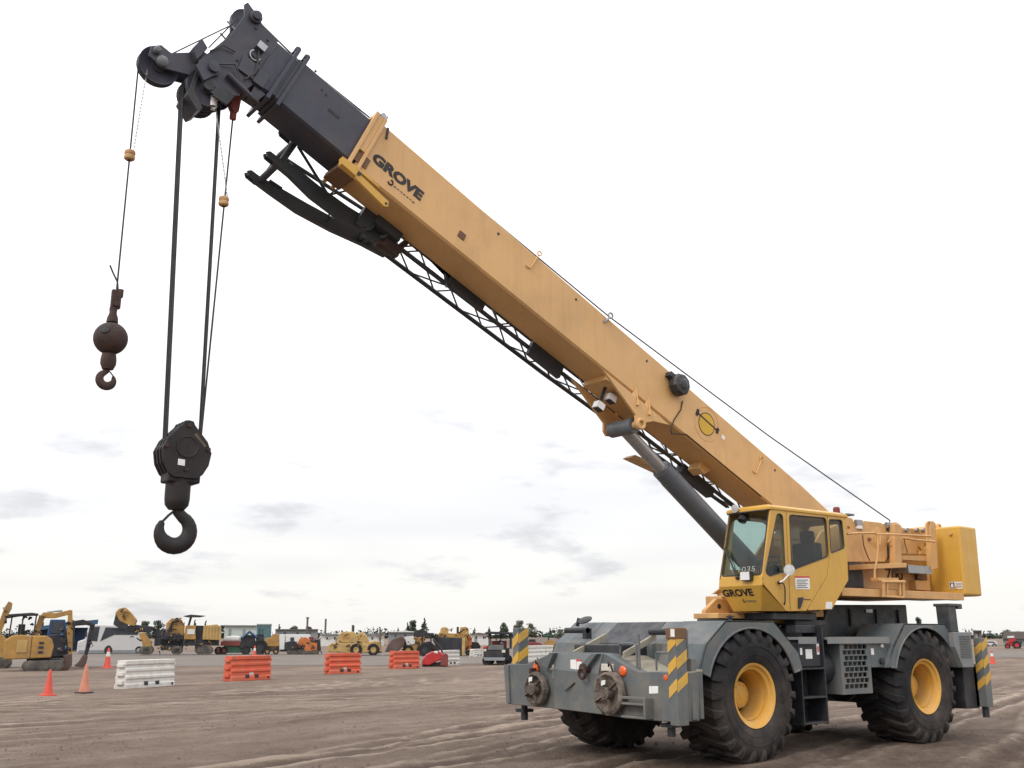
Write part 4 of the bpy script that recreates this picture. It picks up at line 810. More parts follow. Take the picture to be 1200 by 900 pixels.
# work lights under the boom
for px, py in ((716, 467), (702, 476)):
    s_, n_ = bq(px, py, .10); mb = bmb(); mb.box(s_-.07, s_+.06, .04, .16, n_-.07, n_+.06); a_ = mb.build('boom_light', 'black_paint', CR, bevel=.01); mb = bmb(); mb.box(s_+.06, s_+.08, .045, .155, n_-.06, n_+.05); mb.box(s_-.06, s_+.06, .161, .17, n_-.06, n_+.05); mb.build('lens', 'white_metal', a_); mb = bmb(); mb.box(s_-.02, s_+.02, .06, .10, n_, -.78); mb.build('light_bracket', 'black_paint', a_)
# guard plates under the boom near the cylinder
mb = bmb(); mb.box(1.0, 1.55, -.62, -.36, -1.12, -1.04); mb.prism([(2.2, -1.36), (2.28, -1.46), (1.55, -1.30), (1.62, -1.22)], 1, -.42, -.22); mb.build('boom_rest', 'boom_yellow', CR, bevel=.01)
mb = bmb(); mb.prism([(1.0, -.78), (1.02, -.93), (.85, -.95), (.7, -.78)], 1, -.25, .0); mb.build('hose_guard', 'boom_yellow', CR, bevel=.01)

# inner sections and boom head
mb = bmb(); mb.loft([sect(8.3, .27, -.05, .83), sect(10.0, .27, -.05, .83)]); inn = mb.build('boom_inner_section', 'dark_boom', CR)
mb = bmb(); mb.slab([(9.35, .271, -.42), (9.16, .271, -.42), (9.16, .271, -.38), (9.35, .271, -.38)], (0, .003, 0)); mb.build('inspection_hole', 'black_print', inn)
for s_, n_ in ((9.55, -.22), (9.47, -.24), (9.75, -.05)): mb = bmb(); mb.cyl((s_, .26, n_), (s_, .274, n_), .016, 10); mb.build('drain_hole', 'black_print', inn)
mb = bmb()
for s_, e, b_ in ((9.90, .04, .90), (10.05, .05, .92)):
    mb.panel([(s_, .27+e, .0), (s_, .27+e, -b_), (s_, -.27-e, -b_), (s_, -.27-e, .0)], [[(s_, .25, -.07), (s_, .25, -.81), (s_, -.25, -.81), (s_, -.25, -.07)]], (.05, 0, 0))
mb.build('section_collar', 'dark_boom', CR, bevel=.006)
mb = bmb()
for s_ in (9.92, 10.07):
    for y in (-.2, .2): mb.box(s_-.03, s_+.05, y-.03, y+.03, -.02, .10)
    mb.cyl((s_+.01, -.24, .06), (s_+.01, .26, .06), .035, 12)
mb.build('rope_roller', 'dark_boom', CR, bevel=.006)
mb = bmb(); mb.loft([sect(10.0, .255, -.07, .80), sect(10.45, .255, -.07, .86)]); mb.build('boom_tip_section', 'dark_boom', CR)
HP = [(10.35, -.06), (10.62, -.02), (10.80, .06), (10.92, .10), (10.94, .04), (10.86, -.10), (10.86, -.48), (10.95, -.95), (10.98, -1.10), (10.88, -1.24), (10.72, -1.36), (10.52, -1.36), (10.36, -1.10), (10.30, -.86)]
for sd in (1, -1):
    mb = bmb(); mb.prism(HP, 1, sd*.21, sd*.25); hp_ = mb.build('head_plate', 'dark_boom', CR, bevel=.006)
    if sd > 0:
        for s_, n_, r in ((10.74, -.02, .085), (10.80, -1.08, .10)):
            mb = bmb(); mb.lathe([(.001, 0), (r, 0), (r, .04), (r*.7, .05), (r*.7, .09), (.001, .095)], (s_, .25, n_), (0, 1, 0), 18); mb.build('sheave_pin', 'dark_boom', hp_, smooth=True)
        mb = bmb(); mb.box(10.42, 10.54, .25, .33, -.40, -.30); mb.torus((10.48, .27, -.50), (0, 1, 0), .07, .014, 14, 6, 0, 4); mb.build('head_fitting', 'steel', hp_)
        mb = bmb(); mb.cyl((10.62, .30, -1.02), (10.25, .30, -1.06), .035, 10); mb.cyl((10.25, .30, -1.06), (10.15, .30, -1.07), .022, 10); mb.build('head_cylinder', 'dark_boom', hp_, smooth=True)
        mb = bmb(); mb.cyl((10.20, .30, -1.065), (10.13, .30, -1.075), .028, 10); mb.build('head_fitting', 'rust', hp_)
        mb = bmb(); mb.slab([(10.60, .252, -.60), (10.38, .252, -.60), (10.34, .252, -.82), (10.56, .252, -.84)], (0, .03, 0)); mb.build('head_stiffener', 'dark_boom', hp_, bevel=.005)
def sheave(s_, n_, y, R, wd, name='sheave'):
    m2 = bmb(); m2.lathe([(.001, -wd*.5), (R*.35, -wd*.5), (R*.35, -wd*.25), (R*.82, -wd*.2), (R, -wd*.5), (R*.88, 0), (R, wd*.5), (R*.82, wd*.2), (R*.35, wd*.25), (R*.35, wd*.5), (.001, wd*.5)], (s_, y, n_), (0, 1, 0), 32); return m2.build(name, 'dark_boom', CR, smooth=True)
sheave(10.78, -.02, 0, .20, .07)
shc = Vector((10.22, 0, 8.36)); ssh, nsh = shc.x*bc+(shc.z-Z0)*bs, -shc.x*bs+(shc.z-Z0)*bc
for y in (-.15, -.05, .05, .15): sheave(ssh, nsh, y, .25, .08)
mb = bmb(); mb.cyl((ssh, -.25, nsh), (ssh, .27, nsh), .07, 16); mb.box(10.35, 10.85, -.205, .205, -.80, -.74); mb.prism([(10.98, -1.0), (10.86, -1.56), (10.66, -1.66), (10.62, -1.58), (10.82, -1.45), (10.92, -1.0)], 1, -.20, .20); mb.build('head_cross_plate', 'black_paint', CR, bevel=.006)
mb = bmb(); mb.cyl((10.75, .05, -.25), (10.98, .05, -.20), .012, 6); mb.cyl((10.72, .05, -.47), (10.96, .05, -.42), .012, 6); mb.build('rope_keeper', 'steel', CR)
# auxiliary nose sheave
an = Vector((10.78, 0, 8.53)); sa_, na_ = an.x*bc+(an.z-Z0)*bs, -an.x*bs+(an.z-Z0)*bc
sheave(sa_, na_, 0, .25, .10, 'nose_sheave')
for y in (-.11, .11):
    mb = bmb(); mb.prism([(sa_+.20, na_+.10), (sa_+.16, na_-.04), (sa_-.05, na_-.05), (10.86, -1.22), (10.70, -1.0), (10.80, -.84), (10.98, -.86), (sa_-.02, na_+.20), (sa_+.12, na_+.20)], 1, y-.02, y+.02); ar = mb.build('nose_arm', 'dark_boom', CR, bevel=.006)
    if y > 0:
        for s_, n_, r in ((sa_, na_, .07), (sa_+.12, na_+.08, .045)):
            mb = bmb(); mb.lathe([(.001, 0), (r, 0), (r, .05), (r*.6, .07), (.001, .072)], (s_, .13, n_), (0, 1, 0), 16); mb.build('nose_pin', 'cyl_grey', ar, smooth=True)
# brackets, plates and hoses crowding the lower head
for lp, y0, y1, m_ in (([(10.98, -.86), (11.10, -.80), (11.12, -1.0), (11.0, -1.1)], .0, .24, 'dark_boom'), ([(10.92, -.98), (10.98, -1.22), (10.80, -1.32), (10.72, -1.12)], .25, .30, 'dark_boom'), ([(10.60, -1.18), (10.62, -1.40), (10.42, -1.38), (10.40, -1.2)], .25, .28, 'black_paint'), ([(10.34, -.62), (10.34, -.84), (10.18, -.83), (10.18, -.62)], .255, .285, 'dark_boom'), ([(10.55, -.46), (10.55, -.52), (10.38, -.56), (10.38, -.5)], .25, .275, 'black_paint'), ([(10.10, -.84), (10.28, -.84), (10.26, -1.02), (10.14, -1.0)], .05, .24, 'dark_boom')):
    mb = bmb(); mb.prism(lp, 1, y0, y1); mb.build('head_bracket', m_, CR, bevel=.006)
for pts in ([(10.5, .27, -.35), (10.42, .30, -.55), (10.36, .29, -.72), (10.42, .28, -.9)], [(10.80, .28, -1.0), (10.62, .31, -.84), (10.5, .30, -.92), (10.4, .3, -1.08)], [(10.94, .27, -.9), (10.86, .30, -.72), (10.7, .28, -.66)]):
    mb = bmb(); mb.tube(pts, .012, 6); mb.build('head_hose', 'black_paint', CR, smooth=True)
for s_, n_ in ((10.66, -.14), (10.62, -.72), (10.9, -.98), (10.66, -1.26), (10.52, -1.28), (10.46, -.16)):
    mb = bmb(); mb.cyl((s_, .25, n_), (s_, .268, n_), .018, 6); mb.build('head_bolt', 'black_paint', CR)
# welds, scuffs and a paler seam on the inner section
mb = bmb(); mb.tube([(10.34, .257, -.12), (10.34, .257, -.78)], .008, 5); mb.build('weld_seam', 'dark_boom', CR)
mb = bmb(); mb.tube([(9.98, .02, -.07), (9.4, .02, -.045), (8.8, .02, -.045)], .012, 5); mb.build('head_hose', 'black_paint', CR)
# wedge socket and switch blocks hanging under the head
mb = MB(); mb.prism([(9.70, 8.52), (9.86, 8.50), (9.85, 8.30), (9.80, 8.22), (9.73, 8.26)], 1, -.05, .05); mb.box(9.75, 9.83, -.03, .03, 8.14, 8.26); mb.build('wedge_socket', 'red_wedge', CR, bevel=.015)
mb = MB(); mb.cyl((9.79, 0, 8.45), (9.82, 0, 8.66), .04, 10); mb.build('socket_link', 'rope', CR)
p = hit(250, 120, 1, .15); mb = MB(); mb.cyl((p.x, .15, p.z-.06), (p.x, .15, p.z+.12), .05, 10); mb.cyl((p.x, .15, p.z-.10), (p.x, .15, p.z-.05), .03, 8); mb.cyl((p.x, .15, p.z+.10), (p.x-.02, .12, p.z+.35), .03, 8); mb.build('limit_switch', 'white_metal', CR, smooth=True)
# hoist ropes
def rope(pts, r, name='hoist_rope'): return MB().tube(pts, r, 6).build(name, 'rope', CR, smooth=True)
rp_ = [bt(s_, 0, n_) for s_, n_ in ((-4.21, 1.02), (-.36, .60), (3.81, .27), (8.67, .165), (10.02, .11), (10.70, .17), (10.86, .15), (10.95, .06))]+[Vector((10.90, 0, 8.77))]
rp_[0] = hit(1043, 610, 1, .35); rope([Vector((-3.62, .35, 3.82))]+rp_[:-3]+[bt(10.78, 0, .17)], .012)
rope([bt(10.78, .0, .17), bt(sa_-.02, .0, na_+.24)], .009); rope([bt(10.90, .1, -.10), bt(10.97, .1, -.75)], .009)
BT = Vector((10.105, 0, 3.80))                              # hook block sheave axis
for y in (-.07, -.015, .04): rope([(10.465, y, 8.36), (BT.x+.205, y*.9, BT.z+.02)], .013)
for y in (-.05, .01): rope([(9.975, y, 8.36), (BT.x-.205, y*.9, BT.z+.02)], .013)
rope([(9.79, 0, 8.2), (BT.x-.20, 0, BT.z)], .011)
AX = 11.012
rope([(AX, 0, 8.5), (AX, 0, 5.55)], .010)
rope([bt(sa_+.15, 0, na_+.18), (AX, 0, 8.53)], .010)

# ------------------------------------------------------------------ stowed lattice jib on the far side of the boom
def lerp(a, b, t): return a+(b-a)*t
yn_, yf_ = -.42, -.90
def NB(s_): return Vector((s_, yn_, -.965+(7.5-s_)*.0225))
def FB(s_): return Vector((s_, yf_+max(0, 4-s_)*.03, -.895+(7.5-s_)*.029))
def NT(s_): return Vector((s_, yn_, -.50+(7.5-s_)*.005))
def FT(s_): return Vector((s_, yf_+max(0, 4-s_)*.03, -.45+(7.5-s_)*.005))
JB = D.objects.new('stowed_jib', None); COL.objects.link(JB); JB.parent = CR
S0, S1 = -.6, 7.6
for fn, r in ((NB, .036), (FB, .036), (NT, .03), (FT, .03)):
    mb = bmb(); mb.tube([fn(S1), fn(4.0), fn(S0)], r, 8); mb.build('chord', 'jib_grey', JB, smooth=True)
st_ = np.arange(S1-.25, S0, -1.0)
for i, a in enumerate(st_):
    b = a-.5; c_ = a-1.0
    for f1, f2 in ((NB, FB), (NB, NT), (FB, FT)):
        mb = bmb(); mb.tube([f1(a), f2(b)], .014, 6); mb.tube([f2(b), f1(c_)], .014, 6); mb.build('lacing', 'jib_grey', JB)
    if i % 2 == 0:
        mb = bmb(); mb.tube([NT(a), FT(a)], .014, 6); mb.tube([NB(a), FT(a)], .010, 5); mb.build('lacing', 'jib_grey', JB)
# fork end: tapered plate arms, cross tubes and lugs
def arm(path, wd, th, name='fork_arm'):
    m2 = bmb(); R_ = []
    for i, (p, w_) in enumerate(zip(path, wd)):
        p = Vector(p); R_.append([p+Vector((0, -th, -w_/2)), p+Vector((0, th, -w_/2)), p+Vector((0, th, w_/2)), p+Vector((0, -th, w_/2))])
    m2.loft(R_); return m2.build(name, 'jib_grey', JB, bevel=.006)
arm([(9.46, -.42, -1.13), (9.20, -.42, -1.10), (8.80, -.42, -1.13), (8.3, -.43, -1.10), (7.9, -.42, -1.03), (7.5, -.42, -.97)], [.10, .17, .22, .24, .20, .10], .05)
arm([(9.47, -.90, -1.25), (9.20, -.90, -1.22), (8.75, -.90, -1.17), (8.2, -.90, -1.06), (7.7, -.90, -.94), (7.3, -.90, -.89)], [.10, .15, .20, .20, .16, .09], .05)
for y, n_ in ((-.42, -1.13), (-.90, -1.25), (-.40, -.70)):
    mb = bmb()
    for dy in (-.045, .045): mb.prism([(9.42, n_+.05), (9.58, n_+.045), (9.62, n_), (9.58, n_-.045), (9.42, n_-.05)], 1, y+dy-.014, y+dy+.014)
    mb.cyl((9.57, y-.06, n_), (9.57, y+.06, n_), .022, 10); mb.build('fork_lug', 'jib_grey', JB)
mb = bmb(); mb.tube([(9.38, -.42, -1.13), (9.36, -.41, -.62)], .05, 10); mb.tube([(9.40, -.42, -1.13), (9.40, -.90, -1.24)], .05, 10); mb.tube([(9.36, -.41, -.66), (9.36, -.88, -.72)], .045, 10); mb.tube([(9.38, -.90, -1.22), (9.36, -.88, -.70)], .04, 10); mb.build('fork_cross_tube', 'jib_grey', JB, smooth=True)
mb = bmb()
for a, b, r in (((9.30, -.42, -.70), (8.6, -.42, -1.02), .022), ((8.6, -.42, -1.02), (8.25, -.42, -.55), .014), ((8.6, -.42, -1.02), (8.42, -.42, -.55), .012), ((9.36, -.41, -.64), (7.5, -.42, -.5), .035), ((9.36, -.88, -.70), (7.5, -.9, -.45), .03), ((8.2, -.43, -1.1), (8.35, -.9, -1.07), .014), ((8.5, -.42, -1.12), (8.3, -.9, -1.05), .012), ((7.95, -.42, -1.03), (7.75, -.9, -.95), .05), ((7.8, -.42, -1.02), (7.6, -.9, -.93), .02), ((8.1, -.43, -1.05), (8.0, -.42, -.5), .02), ((7.9, -.42, -.98), (7.55, -.42, -.5), .02), ((9.28, -.45, -1.0), (9.12, -.45, -1.02), .03), ((9.30, -.86, -1.15), (9.1, -.86, -1.13), .025)):
    mb.tube([a, b], r, 7)
mb.build('fork_brace', 'jib_grey', JB, smooth=True)
# mounting hardware between boom and jib
mb = bmb(); mb.torus((8.0, -.30, -1.05), (.2, 1, 0), .13, .025, 18, 7, 2.6, 6.0); mb.torus((7.75, -.30, -1.0), (.2, 1, 0), .12, .03, 18, 7, 2.8, 6.2); mb.box(7.45, 7.9, -.40, -.2, -1.02, -.85); mb.box(7.9, 8.1, -.36, -.26, -1.15, -.88); mb.cyl((7.35, -.36, -1.05), (7.9, -.36, -1.2), .035, 8); mb.build('stow_hook', 'jib_grey', JB, smooth=True)
mb = bmb(); mb.box(7.32, 7.62, -.42, -.30, -1.18, -1.02); mb.cyl((7.36, -.36, -1.02), (7.30, -.36, -.85), .05, 10); mb.cyl((7.58, -.36, -1.1), (7.7, -.36, -1.2), .05, 10); mb.build('stow_latch', 'rust', JB, bevel=.015)
mb = bmb(); mb.prism([(6.95, -.80), (6.58, -.80), (6.42, -1.02), (6.30, -.90), (5.75, -.84), (6.0, -.80)], 1, -.40, -.34); mb.build('stow_plate', 'jib_grey', JB, bevel=.004)
mb = bmb(); mb.box(5.75, 6.45, -.40, -.30, -.97, -.80); mb.build('stow_ramp', 'jib_grey', JB, bevel=.006)
mb = bmb(); mb.box(4.02, 4.72, -.42, -.33, -1.04, -.80); so_ = mb.build('stow_ramp', 'jib_grey', JB, bevel=.006)
mb = bmb(); mb.box(.2, 1.05, -.50, -.34, -.98, -.80); mb.build('stow_ramp', 'jib_grey', JB, bevel=.006)

# ------------------------------------------------------------------ hook block (hangs on its ropes)
HB = thing('hook_block', 'heavy black hook block with large open hook hanging on the main hoist ropes', 'hook block')
bz = BT.z
SH = [(a_*.84, c_*.86) for a_, c_ in [(0, .42), (.06, .41), (.085, .36), (.28, .15), (.345, .0), (.315, -.17), (.24, -.30), (.16, -.36), (-.16, -.36), (-.24, -.30), (-.315, -.17), (-.345, 0), (-.28, .15), (-.085, .36), (-.06, .41)]]
for y in (-.14, -.048, .048, .14):
    mb = MB(); mb.prism([(BT.x+a, bz+b) for a, b in SH], 1, y-.018, y+.018); mb.build('side_plate', 'hook_black', HB, bevel=.006)
for y in (-.094, 0, .094):
    mb = MB(); mb.lathe([(.001, -.028), (.06, -.028), (.16, -.015), (.212, -.028), (.185, 0), (.212, .028), (.16, .015), (.06, .028), (.001, .028)], (BT.x, y, bz), (0, 1, 0), 30); mb.build('sheave', 'hook_black', HB, smooth=True)
mb = MB(); mb.lathe([(.001, 0), (.13, 0), (.13, .012), (.115, .014), (.105, .006), (.03, .006), (.001, .006)], (BT.x, .157, bz+.05), (0, 1, 0), 26); mb.cyl((BT.x, -.17, bz+.0), (BT.x, .155, bz), .06, 16); mb.build('sheave_cover', 'hook_black', HB, smooth=True)
mb = MB()
for a, b in ((.245, .04), (-.245, .04), (.0, -.21), (.0, .30)): mb.cyl((BT.x+a, -.17, bz+b), (BT.x+a, .18, bz+b), .024, 10)
mb.build('tie_bolt', 'rust', HB)
mb = MB(); mb.slab([(BT.x+.10, .159, bz-.17), (BT.x+.02, .159, bz-.175), (BT.x+.02, .159, bz-.105), (BT.x+.10, .159, bz-.10)], (0, .004, 0)); mb.build('load_plate', 'white_label', HB)
mb = MB(); mb.slab([(BT.x-.09, .159, bz+.22), (BT.x-.22, .159, bz+.08), (BT.x-.20, .159, bz+.06), (BT.x-.06, .159, bz+.20)], (0, .003, 0)); mb.build('worn_patch', 'clod', HB)
mb = MB(); mb.box(BT.x-.19, BT.x+.19, -.13, .13, bz-.36, bz-.24); mb.build('cheek_weight', 'hook_black', HB, bevel=.02)
mb = MB(); mb.lathe([(.001, bz-.66), (.09, bz-.66), (.13, bz-.61), (.14, bz-.54), (.14, bz-.30), (.001, bz-.30)], (BT.x+.02, 0, 0), (0, 0, 1), 28); mb.build('swivel', 'hook_black', HB, smooth=True)
def hook(parent, c, R, r0, m, flip=1):
    """forged hook: shank, bowl swelling at the bottom and a tapering tip, lying in the crane's long plane"""
    path, rad = [], []
    path += [Vector((c.x, c.y, c.z+R*1.95)), Vector((c.x, c.y, c.z+R*1.55)), Vector((c.x-flip*R*.12, c.y, c.z+R*1.22))]; rad += [r0*.75, r0*.80, r0*.95]
    for i in range(19):
        a = math.radians(62-i*(62+206)/18)
        path.append(c+Vector((-flip*math.cos(a)*R*1.0, 0, math.sin(a)*R*1.0))); rad.append(r0*(1.02+.45*math.sin(min(1, i/18)*math.pi)-.45*max(0, (i-13)/5)))
    path.append(path[-1]+Vector((flip*R*.05, 0, R*.16))); rad.append(r0*.30)
    m2 = MB(); P_ = path; rings = []
    for i, p in enumerate(P_):
        d = (P_[min(i+1, len(P_)-1)]-P_[max(i-1, 0)]).normalized(); u = Vector((0, 1, 0)); v = d.cross(u)
        rings.append([p+(u*math.cos(2*math.pi*k/14)*.72+v*math.sin(2*math.pi*k/14))*rad[i] for k in range(14)])
    m2.loft(rings); h = m2.build('hook', m, parent, smooth=True)
    m3 = MB(); m3.tube([Vector((c.x+flip*R*.10, c.y+r0*.3, c.z+R*1.30)), Vector((c.x+flip*R*.5, c.y+r0*.3, c.z+R*.95)), Vector((c.x+flip*R*.95, c.y+r0*.25, c.z+R*.42))], r0*.22, 6); m3.build('safety_latch', m, parent, smooth=True)
    return h
hc = Vector((BT.x+.02, 0, 2.905)); hook(HB, hc, .175, .066, 'hook_black', 1)
# headache ball
BL = thing('headache_ball', 'round rusty overhaul ball with small hook hanging on a single rope', 'crane ball')
bc_ = hit(131, 397, 1, 0); bc_ = Vector((AX+.015, 0, bc_.z)); br_ = .187
mb = MB(); mb.sphere(bc_, br_, 32); mb.build('ball', 'rust', BL, smooth=True)
mb = MB(); mb.lathe([(.001, 0), (.05, 0), (.055, .012), (.03, .016), (.001, .016)], bc_+Vector((.105, .135, .06)), (.55, .75, .35), 16); mb.build('ball_plug', 'hook_black', BL, smooth=True)
mb = MB(); mb.lathe([(.001, bc_.z-.36), (.06, bc_.z-.36), (.085, bc_.z-.30), (.085, bc_.z-.24), (.075, bc_.z-.18), (.001, bc_.z-.18)], (bc_.x, 0, 0), (0, 0, 1), 18); mb.build('swivel', 'rust', BL, smooth=True); mb = MB(); mb.lathe([(.001, bc_.z+.19), (.065, bc_.z+.19), (.06, bc_.z+.24), (.04, bc_.z+.30), (.045, bc_.z+.36), (.001, bc_.z+.38)], (bc_.x, 0, 0), (0, 0, 1), 16); mb.build('swivel', 'rust', BL, smooth=True)
mb = MB(); mb.box(AX-.055, AX+.05, -.03, .03, bc_.z+.36, bc_.z+.58); mb.box(AX-.075, AX-.02, -.025, .025, bc_.z+.50, bc_.z+.60); mb.cyl((AX, -.06, bc_.z+.40), (AX, .06, bc_.z+.40), .03, 10); mb.build('wedge_socket', 'rust', BL, bevel=.012)
mb = MB(); mb.tube([(AX-.02, 0, bc_.z+.55), (AX+.0, 0, bc_.z+.68), (AX+.06, 0, bc_.z+.78), (AX+.10, 0, bc_.z+.86)], .010, 6); mb.build('rope_tail', 'rope', BL, smooth=True)
hook(BL, Vector((bc_.x+.0, 0, bc_.z-.475)), .078, .034, 'rust', -1)
# anti two-block weights on their chains
def a2b(x, z, top, lab):
    t = thing('limit_weight', lab, 'rope weight', group='switch weights hung under the boom head')
    m2 = MB(); m2.lathe([(.014, -.06), (.04, -.065), (.06, -.05), (.065, -.02), (.055, 0), (.065, .02), (.06, .05), (.04, .065), (.014, .06)], (x, 0, z), (0, 0, 1), 16); m2.build('weight', 'weight_tan', t, smooth=True)
    m3 = MB(); a = Vector((x-.03, .03, z+.06)); b = Vector(top); n = int((b-a).length/.045)
    for i in range(n):
        p, q = a.lerp(b, i/n), a.lerp(b, (i+1.25)/n); o = Vector((.007, 0, 0)) if i % 2 else Vector((0, .007, 0)); m3.tube([p+o, q+o], .0035, 4); m3.tube([p-o, q-o], .0035, 4)
    m3.build('chain', 'steel', t)
tp = hit(171, 96, 1, .03); a2b(AX, hit(152, 182, 1, 0).z, (tp.x, .03, tp.z+.15), 'small yellow weight on the thin rope above the rusty ball')
tp = hit(252, 128, 1, .1); a2b(9.83, hit(262, 236, 1, 0).z, (tp.x, .12, tp.z), 'small yellow weight beside the main hoist ropes below the red socket')

# ------------------------------------------------------------------ yard behind the crane
mat('plastic_orange', (.58, .10, .05), .6, var=.18, scale=1.3, dirt=(.30, .17, .11), dirt_amt=.6, dirt_scale=3)
mat('plastic_white', (.62, .60, .56), .6, var=.08, scale=2, dirt=(.33, .28, .23), dirt_amt=.5)
mat('cone_red', (.55, .07, .045), .55, var=.1, scale=4); mat('cone_faded', (.48, .19, .12), .7, var=.15, scale=4)
mat('mach_yellow', (.36, .20, .05), .6, var=.25, scale=1.2, dirt=(.2, .14, .09), dirt_amt=.7, dirt_scale=1.8)
mat('mach_pale', (.42, .28, .10), .55, var=.15, scale=1.2, dirt=(.25, .18, .11), dirt_amt=.5, dirt_scale=1.5)
mat('mach_orange', (.48, .15, .04), .55, var=.15, scale=1.2, dirt=(.2, .12, .08), dirt_amt=.5)
mat('mach_dark', (.020, .021, .027), .6, var=.3, scale=1.5, dirt=(.075, .062, .052), dirt_amt=.4)
mat('mach_blue', (.022, .06, .13), .5, var=.15); mat('mach_green', (.03, .09, .05), .5, var=.2); mat('teal_steel', (.10, .19, .20), .6, var=.15, scale=.8)
mat('mach_red', (.40, .028, .03), .45, var=.15, scale=1.5); mat('dark_red', (.17, .04, .035), .6, var=.2); mat('bucket_rust', (.10, .065, .055), .8, var=.3, scale=1.5)
mat('bus_white', (.52, .51, .50), .35, var=.05); mat('dark_glass', (.03, .035, .045), .1, var=.1, spec=.6); mat('blue_sheet', (.035, .085, .15), .6, var=.12, scale=.5)
mat('shed_pale', (.42, .47, .44), .7, var=.08, scale=.3); mat('shed_grey', (.22, .235, .245), .7, var=.1, scale=.3); mat('shed_white', (.58, .58, .56), .7, var=.08, scale=.3); mat('roof_brown', (.13, .11, .10), .8, var=.15, scale=.4)
mat('track_steel', (.075, .068, .062), .7, var=.25, scale=3, dirt=(.2, .165, .13), dirt_amt=.6); mat('pole_wood', (.12, .10, .085), .9, var=.15); mat('soil_mound', (.13, .098, .078), .95, var=.2, scale=.6)
mat('leaf', (.045, .065, .032), .8, var=.35, scale=.6); mat('leaf_dark', (.022, .036, .026), .85, var=.35, scale=.6); mat('leaf_grey', (.085, .095, .062), .85, var=.3, scale=.6); mat('bark', (.09, .07, .055), .9, var=.2)
class Site:
    """a machine's spot: pixel of its base -> its own origin, metres per pixel"""
    def __init__(s, name, label, cat, px, base, turn=0., group=None):
        s.px, s.base = px, base; la, de, s.k = ground_at(px, base); s.dep = de; an_ = math.atan2(la, de); s.kx = s.k*math.cos(an_)
        s.root = thing(name, label, cat, c2w(la, de), RZ-an_+turn, group)
    def X(s, x): return (x-s.px)*s.kx
    def Z(s, y): return (s.base-y)*s.k
    def poly(s, name, pts, y0, y1, m, parent=None, bevel=.02, into=None):
        b = MB().prism([(s.X(a), s.Z(c)) for a, c in pts], 1, y0, y1); return b.build(name, m, parent or s.root, bevel=bevel)
    def box(s, name, x0, x1, z0, z1, y0, y1, m, parent=None, bevel=.02): return s.poly(name, [(x0, z0), (x1, z0), (x1, z1), (x0, z1)], y0, y1, m, parent, bevel)
    def tube(s, name, pts, r, m, y=0., parent=None):
        return MB().tube([(s.X(p[0]), p[2] if len(p) > 2 else y, s.Z(p[1])) for p in pts], r, 8).build(name, m, parent or s.root, smooth=True)
    def wheel(s, x, z, r, y0, y1, m='rubber', rim='mach_yellow', name='wheel'):
        c = MB(); X, Z = s.X(x), s.Z(z); wd = y1-y0; c.lathe([(r*.5, 0), (r*.9, 0), (r, wd*.15), (r, wd*.85), (r*.9, wd), (r*.5, wd)], (X, y0, Z), (0, 1, 0), 20); o = c.build(name, m, s.root, smooth=True)
        c = MB(); c.lathe([(.001, wd*.12), (r*.52, wd*.08), (r*.52, wd*.9), (.001, wd*.9)], (X, y0, Z), (0, 1, 0), 16); c.build('rim', rim, o, smooth=True); return o
    def track(s, x0, x1, y_top, y_bot, d0, d1, m='track_steel'):
        r = (s.Z(y_top)-s.Z(y_bot))/2; zc_ = s.Z(y_bot)+r; a, b = s.X(x0)+r, s.X(x1)-r; lp = []
        for i in range(9): t = math.pi/2+math.pi*i/8; lp.append((a+r*math.cos(t), zc_+r*math.sin(t)))
        for i in range(9): t = -math.pi/2+math.pi*i/8; lp.append((b+r*math.cos(t), zc_+r*math.sin(t)))
        o = MB().prism(lp, 1, d0, d1).build('track', m, s.root, bevel=.03)
        n = max(3, int((b-a)/(r*.95)))
        for i in range(n+1): c = MB(); c.cyl((a+(b-a)*i/n, d0-.03, zc_), (a+(b-a)*i/n, d0+.05, zc_), r*.62, 14); c.build('track_roller', m, o, smooth=True)
        return o

def clutter(e, x0, x1, y0, y1, dy, n, seed, mats=('mach_dark', 'mach_yellow', 'bucket_rust')):
    """hoses, valves and brackets bolted to a machine's near side"""
    rr = random.Random(seed)
    for i in range(n):
        x = rr.uniform(x0, x1); y = rr.uniform(y0, y1); m = mats[rr.randrange(len(mats))]
        if rr.random() < .5:
            a = rr.uniform(-5, 5); c = rr.uniform(-4, 4); e.tube('hose', [(x, y, dy), (x+a*.5, y+c*.2-1, dy-.12), (x+a, y+c, dy)], rr.uniform(.03, .07), m)
        else:
            w_ = rr.uniform(.8, 2.6); h_ = rr.uniform(.6, 2.2); e.box('fitting', x, x+w_, y, y+h_, dy-rr.uniform(.05, .2), dy+.05, m, bevel=.01)
